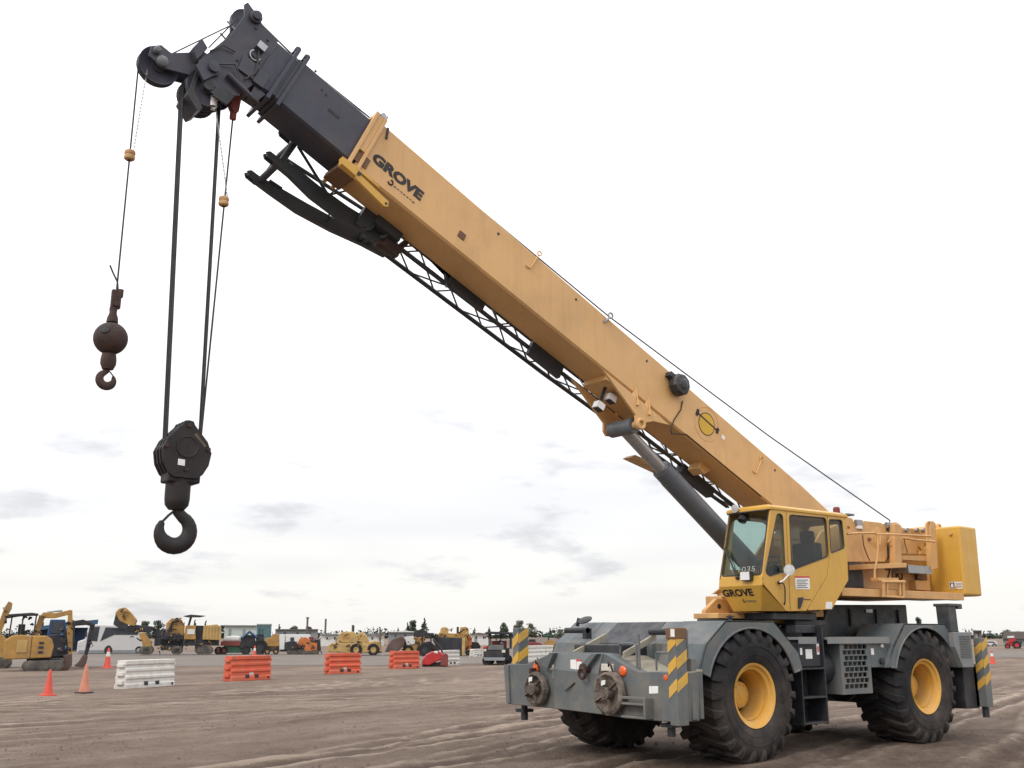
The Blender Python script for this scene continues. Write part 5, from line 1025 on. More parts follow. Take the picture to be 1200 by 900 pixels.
# water filled barriers
def barrier(p0, p1, h_px, m, label, group):
    a = ground_at(*p0); b = ground_at(*p1); A = c2w(a[0], a[1]); B = c2w(b[0], b[1]); d = B-A; Lb = d.length
    h = h_px*(a[2]+b[2])/2
    t = thing('traffic_barrier', label, 'barrier', A, math.atan2(d.y, d.x), group)
    prof = []
    lv = [(0, .25), (.16, .25), (.20, .20), (.32, .20), (.36, .235), (.44, .235), (.48, .17), (.58, .17), (.62, .205), (.70, .205), (.74, .14), (.82, .14), (.86, .19), (1.0, .19)]
    lp = [(-w_, z*h) for z, w_ in lv]+[(w_, z*h) for z, w_ in lv[::-1]]
    body = MB().loft([[(x, y, z) for y, z in lp] for x in (.10, Lb-.06)]).build('barrier_body', m, t, bevel=.012)
    for xx in (0, Lb-.06):
        for z0, z1 in ((.16, .30), (.46, .58), (.76, .88)):
            MB().box(xx, xx+.12, -.13, .13, z0*h, z1*h).build('hinge_lug', m, t, bevel=.015)
    for xc in (.40, .62):
        MB().box(Lb*xc-.10, Lb*xc+.10, .242, .256, .10*h, .24*h).build('fork_pocket', 'mach_dark', body); MB().box(Lb*xc-.10, Lb*xc+.10, -.256, -.242, .10*h, .24*h).build('fork_pocket', 'mach_dark', body)
    for sd in (-1, 1): MB().lathe([(.001, 0), (.055, 0), (.055, .012), (.001, .012)], (Lb-.22, sd*.248-.006, .10*h), (0, 1, 0), 12).build('drain_plug', 'mach_dark', body)
    if m == 'plastic_orange':
        for sd in (-1, 1): MB().box(Lb*.46, Lb*.56, sd*.203-.004, sd*.203+.004, .22*h, .32*h).build('white_decal', 'plastic_white', body)
    return t
G1 = 'orange water filled barriers'
barrier((138, 808), (199, 803.5), 31.5, 'plastic_white', 'large white plastic barrier between the faded cone and the first orange barrier', 'white water filled barriers')
barrier((264, 798.5), (313.5, 796), 28, 'plastic_orange', 'orange plastic barrier standing next to the large white barrier', G1)
barrier((381, 790.2), (420, 789), 23.5, 'plastic_orange', 'orange plastic barrier in front of the pale yellow scraper', G1)
barrier((457, 784), (489, 783), 20, 'plastic_orange', 'orange plastic barrier beside the red flail mower', G1)
barrier((516, 780.5), (536, 779.5), 17.5, 'plastic_white', 'white plastic barrier right behind the red flail mower', 'white water filled barriers')
barrier((552, 770), (566, 769.5), 9, 'plastic_white', 'small far white barrier beside the utility vehicle', 'white water filled barriers')
barrier((612, 776), (646, 774), 18, 'plastic_white', 'white plastic barrier behind the grey crane outrigger', 'white water filled barriers')
def cone(px, base, h_px, label, m='cone_red', band=True, tilt=0):
    la, de, k = ground_at(px, base); h = h_px*k
    t = thing('traffic_cone', label, 'cone', c2w(la, de), .4, 'traffic cones')
    r = h*.20; MB().loft([[(x*r*1.35*q, y*r*1.35*q, z) for x, y in ((-1, -.7), (-.7, -1), (.7, -1), (1, -.7), (1, .7), (.7, 1), (-.7, 1), (-1, .7))] for z, q in ((0, 1), (.03, 1), (.05, .95))]).build('base', 'mach_dark' if m == 'cone_faded' else m, t)
    MB().lathe([(.001, .03), (r, .03), (r*.92, .07), (r*.24, h*.97), (r*.18, h), (.001, h)], (0, 0, 0), (0, 0, 1), 20).build('cone_body', m, t, smooth=True)
    if band:
        f = lambda z: r*.93+(r*.24-r*.93)*(z-.07)/(h*.97-.07)+.006
        MB().lathe([(f(h*.58)-.01, h*.58), (f(h*.58), h*.58), (f(h*.80), h*.80), (f(h*.80)-.01, h*.80)], (0, 0, 0), (0, 0, 1), 20).build('collar', 'plastic_white', t, smooth=True)
cone(56, 815.5, 30, 'plain bright red traffic cone beside the faded cone', band=False)
cone(98.5, 812.5, 33, 'faded pinkish traffic cone on a black base next to the white barrier', 'cone_faded', band=False)
cone(125.5, 783, 23, 'red cone with white collar in front of the white coach')
cone(298, 771, 14, 'distant cone with white collar showing above an orange barrier')
cone(1163.5, 778, 15, 'distant red cone with white collar behind the rear outrigger post')

# ---- small yellow excavator
e = Site('excavator', 'small yellow tracked excavator with folded arm and open canopy', 'excavator', 48, 786)
e.track(25, 74, 774, 786, -.75, -.35); e.track(28, 78, 775.5, 786, .55, .95)
e.box('undercarriage', 30, 70, 772, 780, -.4, .6, 'mach_dark')
up = e.poly('body', [(4, 773), (2, 752), (10, 746), (21, 745), (30, 746), (50, 746), (57, 750), (60, 758), (58, 771)], -.8, .9, 'mach_yellow', bevel=.06)
for z in (753, 758, 763.5): e.box('vent_slot', 42.5, 48, z, z+2.6, -.83, -.79, 'mach_dark', up, 0)
e.box('panel_seam', 33.2, 33.9, 747, 772, -.812, -.79, 'mach_dark', up, 0); e.box('hatch', 17, 29, 751, 765, -.83, -.79, 'mach_pale', up, .01)
for x in (7, 20, 35): e.tube('canopy_post', [(x, 746), (x+1, 722)], .035, 'mach_dark', -.55)
e.poly('canopy', [(3, 722), (30, 720), (38, 721), (38, 723), (3, 724.5)], -.75, .8, 'mach_dark', bevel=.02); e.box('seat', 16, 24, 733, 747, -.2, .4, 'mach_dark')
e.poly('boom', [(32, 752), (39, 724), (44, 719), (58, 720), (76, 716), (78, 721), (58, 726), (46, 726), (43, 735), (39, 752)], -.12, .18, 'mach_yellow', bevel=.03)
e.poly('stick', [(73, 716), (78, 716.5), (81, 740), (83, 768), (79, 769), (74, 742)], -.10, .16, 'mach_yellow', bevel=.03)
e.poly('bucket', [(72, 769), (83, 767), (84, 780), (80, 785.5), (71, 785.5), (75, 776)], -.3, .4, 'bucket_rust', bevel=.02); e.tube('ram', [(48, 719), (66, 717)], .05, 'steel', .0); e.tube('ram', [(80, 728), (83, 755)], .05, 'mach_dark', .0)
clutter(e, 36, 46, 722, 745, -.14, 6, 1); clutter(e, 75, 80, 722, 765, -.12, 7, 2, ('mach_dark', 'bucket_rust'))
clutter(e, 8, 33, 724, 744, -.3, 9, 3, ('mach_dark',))
# ---- machine cut by the left edge
e = Site('excavator', 'yellow machine behind the small excavator with its arm held upright', 'excavator', 0, 784)
e.track(-40, 14, 771, 784, 1.3, 1.8); e.track(-40, 14, 771, 784, 2.8, 3.3); e.box('undercarriage', -30, 5, 768, 778, 1.7, 2.9, 'mach_dark'); e.poly('body', [(-40, 772), (-40, 745), (-2, 745), (6, 752), (6, 772)], 1.4, 3.2, 'mach_yellow', bevel=.05)
e.poly('boom', [(-12, 745), (-3, 712), (1, 705), (6, 707), (6, 714), (2, 722), (-4, 745)], 2.0, 2.4, 'mach_yellow', bevel=.03); e.poly('stick', [(0, 722), (24, 719), (24, 722), (0, 726)], 2.0, 2.3, 'mach_dark')
clutter(e, -2, 5, 712, 760, 1.95, 6, 4)
# ---- dark excavator with its bucket on the ground
e = Site('excavator', 'dark blue excavator resting its brown bucket on the ground', 'excavator', 92, 784)
e.track(40, 78, 772, 785, 1.3, 1.8); e.track(40, 78, 772, 785, 2.8, 3.3); e.box('undercarriage', 48, 72, 768, 778, 1.7, 2.9, 'mach_dark'); e.poly('body', [(38, 772), (38, 748), (62, 744), (76, 746), (78, 770)], 1.4, 3.2, 'mach_dark', bevel=.05)
cbx = e.poly('cab', [(50, 746), (52, 727), (70, 727), (74, 746)], 1.9, 3.1, 'mach_blue', bevel=.04); e.poly('window', [(54, 743), (55.5, 730), (68, 730), (71, 743)], 1.86, 1.92, 'dark_glass', cbx, 0)
e.poly('boom', [(66, 752), (78, 729), (92, 727), (104, 731), (106, 736), (94, 733), (82, 735), (72, 756)], 1.35, 1.7, 'mach_dark', bevel=.03)
e.poly('stick', [(101, 731), (107, 732), (105, 752), (101, 770), (97, 769), (99, 750)], 1.38, 1.67, 'mach_dark', bevel=.03)
e.poly('bucket', [(96, 768), (102, 770), (100, 781), (96, 783), (86, 781), (91, 777)], 1.05, 2.0, 'bucket_rust', bevel=.03)
clutter(e, 62, 80, 738, 765, 1.32, 14, 5, ('mach_dark', 'mach_blue', 'steel'))
clutter(e, 100, 106, 734, 765, 1.35, 5, 6, ('mach_dark',))
# ---- blue open shelter and coach
e = Site('blue_shelter', 'dark blue sheet metal shelter behind the excavators', 'shelter', 80, 765.5)
for x in (42, 62, 84, 112): e.tube('post', [(x, 766), (x, 728)], .12, 'mach_dark', 12.); e.tube('post', [(x, 766), (x, 728)], .12, 'mach_dark', 16.)
e.poly('roof', [(38, 734), (84, 728), (115, 725), (115, 730.5), (84, 733), (38, 739)], 11.5, 16.5, 'blue_sheet', bevel=0); e.box('back_wall', 40, 112, 735, 765, 16.2, 16.4, 'mach_blue', bevel=0)
e = Site('coach', 'white coach with black side windows parked behind the cones', 'bus', 125, 766.3)
bd = e.poly('body', [(90, 765), (90, 752), (98, 749.5), (101, 734.5), (106, 732.5), (118, 732.8), (168, 734), (172, 765)], 0, 2.5, 'bus_white', bevel=.12)
e.poly('side_window', [(116, 752), (121, 736), (160, 737), (160, 744.5), (132, 744.5), (124, 748)], -.03, .02, 'dark_glass', bd, 0); e.poly('windscreen', [(100.5, 751), (102.5, 736), (114, 735), (112.5, 752)], -.03, .02, 'dark_glass', bd, 0)
e.box('skirt', 92, 170, 762, 765.5, -.02, .02, 'shed_grey', bd, 0); e.poly('arch', [(122, 765), (122.5, 759), (125.5, 756.5), (128.5, 757), (130.5, 760), (131, 765)], -.04, .03, 'mach_dark', bd, 0)
for x in (126.5, 163): e.wheel(x, 762.3, .40, -.02, .3, rim='shed_grey')
e.box('mirror', 98, 100, 741, 747, -.3, -.1, 'mach_dark', bd); e.box('head_lamp', 91, 94, 755, 757.5, -.03, .02, 'lens', bd, 0)
# ---- cold planer with discharge conveyor
e = Site('milling_machine', 'large yellow road milling machine with raised discharge conveyor and sunshade', 'road planer', 205, 767.5)
cv = e.poly('conveyor', [(132, 720), (136, 715), (143, 713.5), (150, 719), (158, 728), (156, 735), (147, 733), (138, 729)], -.5, .7, 'mach_yellow', bevel=.06)
e.poly('conveyor_hood', [(131, 733), (133, 720), (139, 727), (147, 733), (150, 738), (140, 738)], -.45, .65, 'mach_dark'); e.poly('conveyor_frame', [(128, 738), (155, 733), (176, 735), (190, 742), (207, 745), (205, 754), (190, 751), (172, 742), (150, 741)], -.4, .6, 'mach_dark', bevel=.05)
e.poly('front_leg', [(161, 743), (168, 742), (176, 752), (178, 763), (168, 765), (166, 754)], -.6, .9, 'mach_yellow', bevel=.05); e.poly('drum_housing', [(188, 762), (186, 750), (192, 744), (206, 742), (214, 746), (214, 762)], -.7, 1.1, 'mach_dark', bevel=.05)
e.poly('engine_cover', [(192, 745), (192, 731), (198, 725.5), (208, 726), (214, 733), (214, 746)], -.4, .9, 'mach_yellow', bevel=.08); e.tube('pipe', [(195, 744), (199, 730), (206, 728)], .12, 'mach_dark', -.5)
b2 = e.poly('operator_body', [(214, 750), (215, 734), (227, 733.5), (228, 750)], -.9, 1.2, 'mach_yellow', bevel=.05); e.box('white_panel', 217.5, 226, 738, 744, -.95, -.89, 'shed_white', b2, 0); e.box('dark_gap', 228, 236, 734, 760, -.6, 1.0, 'mach_dark')
b3 = e.poly('hopper', [(236, 750), (236, 734), (252, 732.5), (257.5, 736), (258, 751)], -1.0, 1.2, 'mach_pale', bevel=.05)
for i in range(5): e.box('hopper_rib', 239+i*3.6, 239.8+i*3.6, 735, 750, -1.03, -.99, 'mach_yellow', b3, 0)
e.box('chassis', 180, 256, 749, 757, -.7, 1.1, 'mach_dark'); e.tube('sunshade_post', [(218, 736), (221, 723)], .1, 'mach_dark', 0.); e.poly('sunshade', [(211.5, 723.2), (220, 721.5), (238, 722.8), (232, 724.2), (218, 724.4)], -1.2, 1.4, 'mach_dark', bevel=.02)
for x0, x1 in ((163, 180), (200, 214), (228, 250)): e.track(x0, x1, 757.5, 766.5, -.8, -.3); e.track(x0, x1, 757.5, 766.5, .8, 1.3)
clutter(e, 138, 148, 718, 727, -.52, 12, 7, ('mach_yellow', 'mach_dark', 'mach_pale')); clutter(e, 152, 205, 735, 752, -.48, 22, 8, ('mach_dark', 'mach_dark', 'steel', 'mach_yellow')); clutter(e, 176, 212, 744, 763, -.75, 22, 9, ('mach_dark', 'mach_yellow', 'bucket_rust')); clutter(e, 192, 213, 725, 744, -.45, 14, 10); clutter(e, 214, 256, 751, 762, -.78, 14, 11)
# ---- parked trailers, tractors, containers

e = Site('flatbed_trailer', 'dark red low trailer loaded with pale sacks behind the first orange barrier', 'trailer', 273, 767)
e.box('bed', 258, 288, 752, 757, -.8, 1.2, 'dark_red'); e.poly('load', [(259, 752), (262, 747), (272, 745.5), (280, 746), (281, 752)], -.5, .9, 'shed_white', bevel=.15); e.box('side', 262, 288, 757, 765, -.6, 1.0, 'mach_green')
for x in (252, 258, 283): e.wheel(x+4, 762.5, .37, -.7, -.35, rim='dark_red')
e = Site('tractor', 'dark farm tractor standing in front of the teal container', 'tractor', 301, 767)
e.wheel(304, 758.5, .70, -.9, -.4, rim='mach_dark'); e.wheel(288, 762, .42, -.8, -.5, rim='mach_dark'); e.wheel(304, 758.5, .70, .5, 1.0, rim='mach_dark'); e.wheel(288, 762, .42, .5, .8, rim='mach_dark'); e.poly('bonnet', [(281, 760), (281, 747), (286, 744.5), (297, 745), (300, 760)], -.35, .4, 'mach_dark', bevel=.06); e.box('seat_box', 299, 308, 744, 754, -.4, .45, 'mach_dark'); e.tube('roll_bar', [(303, 745), (303, 738), (306, 738), (306, 745)], .05, 'mach_dark', -.4); e.tube('loader_arm', [(283, 748), (291, 741), (300, 748)], .12, 'mach_blue', -.55)
e = Site('shipping_container', 'tall teal ribbed container behind the dark tractor', 'container', 308, 764)
b2 = e.box('shell', 299, 317, 732, 763.5, 5, 11, 'teal_steel', bevel=.03)
for i in range(8): e.box('rib', 300+i*2.2, 300.9+i*2.2, 733, 762, 4.93, 5.02, 'teal_steel', b2, 0)
e.box('top_rim', 298.6, 317.4, 731.4, 733, 4.9, 11.1, 'shed_grey', b2, 0)
clutter(e, 300, 316, 734, 760, 4.95, 3, 12, ('teal_steel',))
e = Site('soil_screener', 'small yellow screening machine right of the teal container', 'screener', 319, 767)
e.poly('hopper', [(308, 752), (311, 748), (316, 748), (318, 744), (326, 744), (327, 757), (318, 762), (309, 758)], -.5, .7, 'mach_yellow', bevel=.04); e.box('chassis', 309, 327, 757, 763, -.5, .7, 'mach_dark'); e.wheel(313, 763.5, .28, -.6, -.35); e.wheel(323, 763.5, .28, -.6, -.35)
e = Site('white_office_trailer', 'white office trailer with a dark window behind the orange paver', 'trailer', 340, 764)
b2 = e.box('shell', 326, 364, 744, 762, 4, 7, 'shed_white', bevel=.05); e.box('window', 339.5, 344, 747.5, 752.5, 3.95, 4.02, 'dark_glass', b2, 0); e.box('window', 352, 357, 747.5, 752.5, 3.95, 4.02, 'dark_glass', b2, 0); e.box('seam', 332.8, 333.6, 745, 762, 3.96, 4.02, 'shed_grey', b2, 0); e.box('underside', 328, 362, 762, 764, 4.2, 6.8, 'mach_dark')
e = Site('asphalt_paver', 'orange and black asphalt paver with tilted panels', 'paver', 354, 767)
e.poly('hopper', [(333, 762), (333, 753), (344, 751), (349, 756), (349, 764)], -.9, 1.0, 'mach_dark', bevel=.06); e.poly('engine_cover', [(348, 754), (350, 749), (357, 747), (363, 750), (364, 757), (348, 758)], -.7, .8, 'mach_orange', bevel=.06); e.poly('side_panel', [(356, 760), (360, 752), (371, 754), (371, 762), (358, 763)], -.95, -.85, 'mach_orange'); e.poly('screed', [(364, 752), (374, 749), (376, 762), (366, 764)], -.9, 1.0, 'mach_dark', bevel=.04); e.tube('canopy_post', [(372, 752), (375, 746)], .06, 'shed_white', -.6); e.box('console', 361, 367, 747, 753, -.3, .4, 'dark_red'); e.box('engine_deck', 345, 372, 756, 763, -.7, .8, 'mach_dark')
e.track(336, 374, 761, 767, -.9, -.5); e.track(336, 374, 761, 767, .6, 1.0)
clutter(e, 336, 374, 748, 763, -.95, 18, 13, ('mach_orange', 'mach_dark', 'dark_red', 'bucket_rust'))
e = Site('scraper', 'pale yellow wheel tractor scraper parked behind the second orange barrier', 'scraper', 415, 768)
e.poly('bowl', [(384, 764), (384.5, 756), (390, 753.5), (412, 754.5), (420, 752), (432, 756), (432, 765), (420, 766)], -1.2, 1.4, 'mach_pale', bevel=.08); e.poly('cab_body', [(394, 754), (396, 744), (400, 741), (414, 741), (418, 745), (420, 754)], -.8, .9, 'mach_pale', bevel=.08); e.poly('gooseneck', [(412, 758), (418, 744), (424, 740.5), (430, 747), (434, 756), (426, 760)], -.5, .6, 'mach_pale', bevel=.08)
e.poly('rear_body', [(428, 762), (430, 753), (438, 751.5), (446, 752), (447.5, 765), (440, 766)], -1.0, 1.2, 'mach_pale', bevel=.06); e.box('cab_window', 401, 409, 744, 749, -.84, -.79, 'mach_yellow', bevel=0); e.tube('exhaust', [(413, 742), (413, 734)], .09, 'mach_dark', 0.)
for x in (417, 437): e.wheel(x, 761.3, .52, -1.35, -.8, rim='mach_pale'); e.wheel(x, 761.3, .52, .9, 1.45, rim='mach_pale')
clutter(e, 388, 446, 744, 764, -1.22, 26, 14, ('mach_pale', 'mach_dark', 'mach_pale', 'bucket_rust'))
e = Site('wheel_loader', 'yellow wheel loader with a big rusty bucket turned towards the barrier', 'loader', 475, 768)
e.poly('bucket', [(451, 764), (455, 755), (460, 749.5), (470, 746), (474, 749), (473, 757), (466, 764)], -1.2, 1.3, 'bucket_rust', bevel=.05); e.poly('front_panel', [(473, 747), (484, 746), (487, 754), (477, 758)], -.9, -.7, 'shed_white', bevel=.02); e.poly('body', [(474, 764), (476, 752), (486, 748), (497, 747), (498, 764)], -.8, .9, 'mach_yellow', bevel=.06); e.poly('lift_arm', [(468, 756), (474, 750), (490, 754), (489, 759), (473, 760)], -.6, -.4, 'mach_yellow')
cbx = e.poly('cab', [(484, 748), (485, 739), (497, 739), (498, 748)], -.5, .7, 'mach_dark', bevel=.03)
for x in (478, 494): e.wheel(x, 762, .46, -1.0, -.5); e.wheel(x, 762, .46, .6, 1.1)
clutter(e, 470, 498, 748, 763, -.85, 14, 15)
e = Site('roll_bar_tractor', 'dark tractor with a roll cage behind the red flail mower', 'tractor', 503, 769)
for x in (496, 506, 514): e.tube('cage_post', [(x-2, 744), (x+4 if x > 510 else x, 768)], .06, 'mach_dark', -.5); e.tube('cage_post', [(x-2, 744), (x, 768)], .06, 'mach_dark', .6)
e.box('cage_roof', 493, 508, 742.5, 745, -.6, .8, 'mach_dark'); e.poly('body', [(492, 766), (493, 754), (503, 752), (510, 757), (512, 766)], -.4, .6, 'mach_dark', bevel=.05); e.wheel(498, 761.5, .55, -.8, -.4, rim='mach_dark'); e.wheel(512, 764, .36, -.7, -.4, rim='mach_dark')
clutter(e, 493, 512, 746, 766, -.5, 12, 16, ('mach_dark', 'dark_red'))
e = Site('flail_mower', 'red rounded flail mower head lying beside the third orange barrier', 'mower', 510, 781)
e.poly('hood', [(494, 779), (494.5, 773), (499, 767.5), (506, 764), (514, 763.5), (520, 767), (521, 771), (511, 775.5), (503, 779.5)], -.5, .6, 'mach_red', bevel=.06); e.poly('side_plate', [(516, 780), (517, 768), (522, 766), (525, 768), (525, 780.5)], -.55, .65, 'dark_red', bevel=.03); e.box('roller', 495, 523, 776.5, 781, -.3, .5, 'mach_dark'); e.tube('hitch', [(514, 766), (511, 757), (507, 750)], .05, 'mach_dark', .1); e.tube('hitch', [(519, 767), (516, 760), (509, 752)], .05, 'mach_dark', .1); e.poly('cap', [(508, 765.5), (509, 763.6), (513, 763.6), (512.5, 766.5)], -.53, .3, 'plastic_white', bevel=.02)
e = Site('bulldozer', 'yellow bulldozer with a wide dark blade behind the white barrier', 'bulldozer', 532, 768.5)
bl_ = e.poly('blade', [(509, 748.5), (511, 747), (541, 748), (543, 750), (542, 767), (512, 767)], -1.6, -1.3, 'mach_dark', bevel=.03); e.poly('blade_edge', [(541, 748), (545, 749), (544, 768), (541, 768)], -1.7, -1.2, 'mach_pale', bevel=.02)
e.poly('hood', [(513, 750), (514, 742), (530, 743), (546, 743), (548, 752), (546, 760), (514, 758)], -1.2, 1.0, 'mach_yellow', bevel=.06); e.poly('cab', [(515, 744), (516, 737), (521, 735.5), (525, 737), (525, 744)], -.6, .6, 'mach_pale', bevel=.05); e.poly('engine_tower', [(538, 744), (539, 736), (546, 735.5), (549, 738), (549, 747)], -.5, .7, 'mach_yellow', bevel=.05); e.tube('exhaust', [(536, 743), (536, 735.5)], .1, 'mach_dark', 0.); e.poly('side_arm', [(544, 750), (549, 744), (553, 748), (552, 757), (545, 758)], -.9, -.6, 'mach_orange', bevel=.03)
e.track(514, 545, 757, 768.5, -1.1, -.6); e.track(514, 545, 757, 768.5, .6, 1.1)
clutter(e, 514, 550, 736, 746, -1.22, 18, 17, ('mach_yellow', 'mach_pale', 'mach_dark')); clutter(e, 546, 553, 745, 766, -.95, 7, 18, ('mach_dark', 'mach_orange'))
e = Site('tracked_machine', 'low dark tracked machine between the bulldozer and the utility vehicle', 'machine', 556, 768)
e.track(545, 563, 761, 768, -.8, -.3); e.track(545, 563, 761, 768, .5, 1.0); e.poly('body', [(545, 762), (546, 755), (552, 752.5), (560, 753), (563, 757), (563, 763)], -.6, .8, 'mach_dark', bevel=.05)
# ---- utility vehicle with a roof
e = Site('utility_vehicle', 'grey open utility vehicle with a flat roof beside the crane outrigger', 'utility vehicle', 583, 779)
e.poly('hood', [(567, 769), (567, 762), (571, 757.5), (590, 757.5), (592, 762), (592, 769)], -.8, -.2, 'mach_dark', bevel=.05); e.poly('hood_panel', [(571, 762), (574, 756.5), (590, 756.5), (590, 762)], -.84, -.3, 'grey_paint', bevel=.02); e.poly('grille', [(568, 763.5), (590, 763.5), (590, 771), (569, 771)], -.86, -.78, 'mach_dark', bevel=.01); e.poly('bumper', [(566.5, 770.5), (592, 770.5), (591, 774), (568, 774)], -.95, -.75, 'shed_grey', bevel=.02); e.box('tub', 566.5, 597, 760, 774, -.2, 1.8, 'mach_dark')
for x in (571, 587): e.wheel(x, 774, .30, -.75, -.35, rim='mach_dark')
e.wheel(574, 774, .30, 1.2, 1.6, rim='mach_dark'); e.wheel(595, 773.5, .30, 1.0, 1.5, rim='mach_dark')
for x, y in ((573, -.1), (574.5, 1.6), (599, -.1), (598, 1.6)): e.tube('roof_post', [(x, 761), (x+.3, 743)], .035, 'mach_dark', y)
e.poly('roof', [(567, 742.6), (572, 741), (600, 742), (600, 744.5), (570, 744)], -.3, 1.8, 'mach_dark', bevel=.03); e.box('seat', 576, 594, 752, 760, .5, .9, 'dark_red', bevel=.05); e.box('head_lamp', 588, 592, 762, 765, -.88, -.8, 'lens', bevel=.01); e.box('head_lamp', 567, 570, 761, 763.5, -.88, -.8, 'lens', bevel=.01); e.poly('marker', [(566, 759), (571, 757), (571, 760), (566, 761)], -.82, -.7, 'mach_red', bevel=.01)
clutter(e, 572, 598, 746, 758, .2, 12, 19, ('mach_dark', 'dark_red', 'shed_grey'))
# ---- things between the vehicle and the crane
e = Site('red_truck', 'small red and black truck behind the far white barrier', 'truck', 626, 766)
e.poly('body', [(614, 762), (615, 755), (621, 752.5), (632, 753), (636, 756), (636, 763)], -.8, .9, 'dark_red', bevel=.05); e.poly('cab', [(618, 755), (620, 749.5), (627, 749.5), (629, 755)], -.6, .7, 'mach_dark', bevel=.04); e.wheel(619, 763, .32, -.85, -.55, rim='mach_dark'); e.wheel(632, 763, .32, -.85, -.55, rim='mach_dark')
e = Site('roller', 'small yellow road roller seen beside the crane hood', 'road roller', 643, 766)
e.poly('body', [(637, 760), (638, 752), (647, 750), (652, 753), (652, 761)], -.6, .8, 'mach_yellow', bevel=.05); e.wheel(641, 762, .36, -.7, .7, m='mach_dark'); e.wheel(650, 762, .36, -.7, .7, m='mach_dark'); e.tube('roof_post', [(643, 752), (643, 744)], .06, 'mach_green', 0.); e.poly('canopy', [(638, 745), (650, 744), (650, 746), (638, 746.5)], -.7, .7, 'mach_green', bevel=.02)
# ---- right edge
e = Site('red_tractor', 'small red tractor with white roof at the right hand edge of the yard', 'tractor', 1186, 760)
e.wheel(1192, 756, .55, -.7, -.2, rim='mach_red'); e.wheel(1181, 757.5, .35, -.6, -.2, rim='mach_red'); e.wheel(1192, 756, .55, .5, 1.0, rim='mach_red'); e.wheel(1181, 757.5, .35, .5, .9, rim='mach_red'); e.poly('bonnet', [(1179, 757), (1180, 752), (1188, 751), (1197, 754), (1197, 758)], -.5, .6, 'mach_red', bevel=.05); e.poly('cab', [(1183, 753), (1184, 747.5), (1191, 747.5), (1191.5, 753)], -.6, .7, 'mach_red', bevel=.04); e.poly('roof', [(1182, 746), (1190, 745.5), (1190, 747.8), (1182, 748)], -.7, .8, 'shed_white', bevel=.02)
e = Site('white_car', 'white car parked far off near the right hand cone', 'car', 1162, 757.5)
e.poly('body', [(1152, 756.5), (1152, 753), (1157, 751.2), (1166, 751.2), (1169, 753.4), (1169, 756.5)], 0, 1.8, 'bus_white', bevel=.1); e.poly('window', [(1156, 753.2), (1158.5, 751.7), (1165, 751.7), (1167, 753.4)], -.02, .03, 'dark_glass', bevel=0); e.wheel(1156, 756.3, .33, -.03, .25, rim='shed_grey'); e.wheel(1165.5, 756.3, .33, -.03, .25, rim='shed_grey')

# ---- far buildings
def building(name, label, x0, x1, top, base, dep_px, m, roofm, peak=None, doors=0, wins=0, cat='building', dp=10):
    e = Site(name, label, cat, (x0+x1)/2, dep_px)
    wl = e.box('wall', x0, x1, top, dep_px, 0, dp, m, bevel=0)
    if peak: e.poly('roof', [(x0-1, top+.3), ((x0+x1)/2 if peak > 0 else x0+3, top-abs(peak)), ((x0+x1)/2 if peak > 0 else x1-3, top-abs(peak)-.02), (x1+1, top+.3)], -.6, dp+.6, roofm, bevel=0)
    else: e.box('roof', x0-.5, x1+.5, top-.8, top+.2, -.5, dp+.5, roofm, bevel=0)
    for i in range(wins):
        xx = x0+(x1-x0)*(i+.7)/(wins+.4); e.box('window', xx, xx+1.8, top+3, top+5.5, -.1, .1, 'dark_glass', wl, 0)
    for i in range(doors):
        xx = x0+(x1-x0)*(i+.3)/(doors+.3); e.box('door', xx, xx+3, top+4, dep_px-.1, -.08, .1, 'shed_grey', wl, 0)
    return e
building('shed', 'pale green grey warehouse far behind the milling machine', 262, 300, 734, 0, 756, 'shed_pale', 'shed_grey', None, 2, 0)
building('canopy_shed', 'grey shed with a long flat roof behind the white office trailer', 322, 372, 738.5, 0, 756, 'shed_grey', 'roof_brown', None, 2, 3)
building('shed', 'low white shed with small windows behind the scraper', 376, 450, 744, 0, 757, 'shed_white', 'shed_grey', None, 1, 8)
building('shed', 'low grey shed behind the wheel loader', 455, 492, 741, 0, 756, 'shed_grey', 'shed_white', 1.5, 1, 3)
building('shed', 'small white hut behind the utility vehicle', 551, 572, 743, 0, 756, 'shed_white', 'roof_brown', 1.2, 1, 2)
building('house', 'dark roofed house at the right hand edge', 1176, 1216, 748.5, 0, 757, 'shed_grey', 'roof_brown', -8, 1, 3, 'house')
building('water_tower', 'dark box shaped tower among trees right of the exhaust stack', 1142, 1152, 740, 0, 757, 'roof_brown', 'roof_brown', None, 1, 1, 'tower', 6)
# light poles
for px, top, base, lab in ((359, 724, 757, 'slim utility pole with crossarm behind the grey shed'), (380.5, 726, 757, 'plain slim pole behind the pale yellow scraper'), (412.5, 733, 757, 'short thick pole above the scraper'), (445, 737, 757, 'short slim pole between scraper and loader')):
    e = Site('utility_pole', lab, 'pole', px, base); e.tube('shaft', [(px, base), (px, top)], .16, 'pole_wood', 0.)
    if px in (359,): e.tube('crossarm', [(px-2, top+1), (px+2, top+1)], .10, 'pole_wood', 0.)
# soil mound and bank
la, de, k = ground_at(626, 757); mb = MB(); ring0 = []; rings = []
for j, (h_, q) in enumerate(((0, 1), (.5, .86), (.95, .66), (1.25, .4), (1.35, .1))):
    rings.append([(math.cos(2*math.pi*i/28)*7.5*q*(1+.12*math.sin(i*2.7+j)), math.sin(2*math.pi*i/28)*6*q, h_*(1+.1*math.sin(i*1.9))) for i in range(28)])
mb.loft(rings); o = mb.build('soil_mound', 'soil_mound', smooth=True); o.location = c2w(la, de, -.05); o.rotation_euler = (0, 0, RZ); tag(o, 'brown heap of soil behind the red truck', 'soil heap')

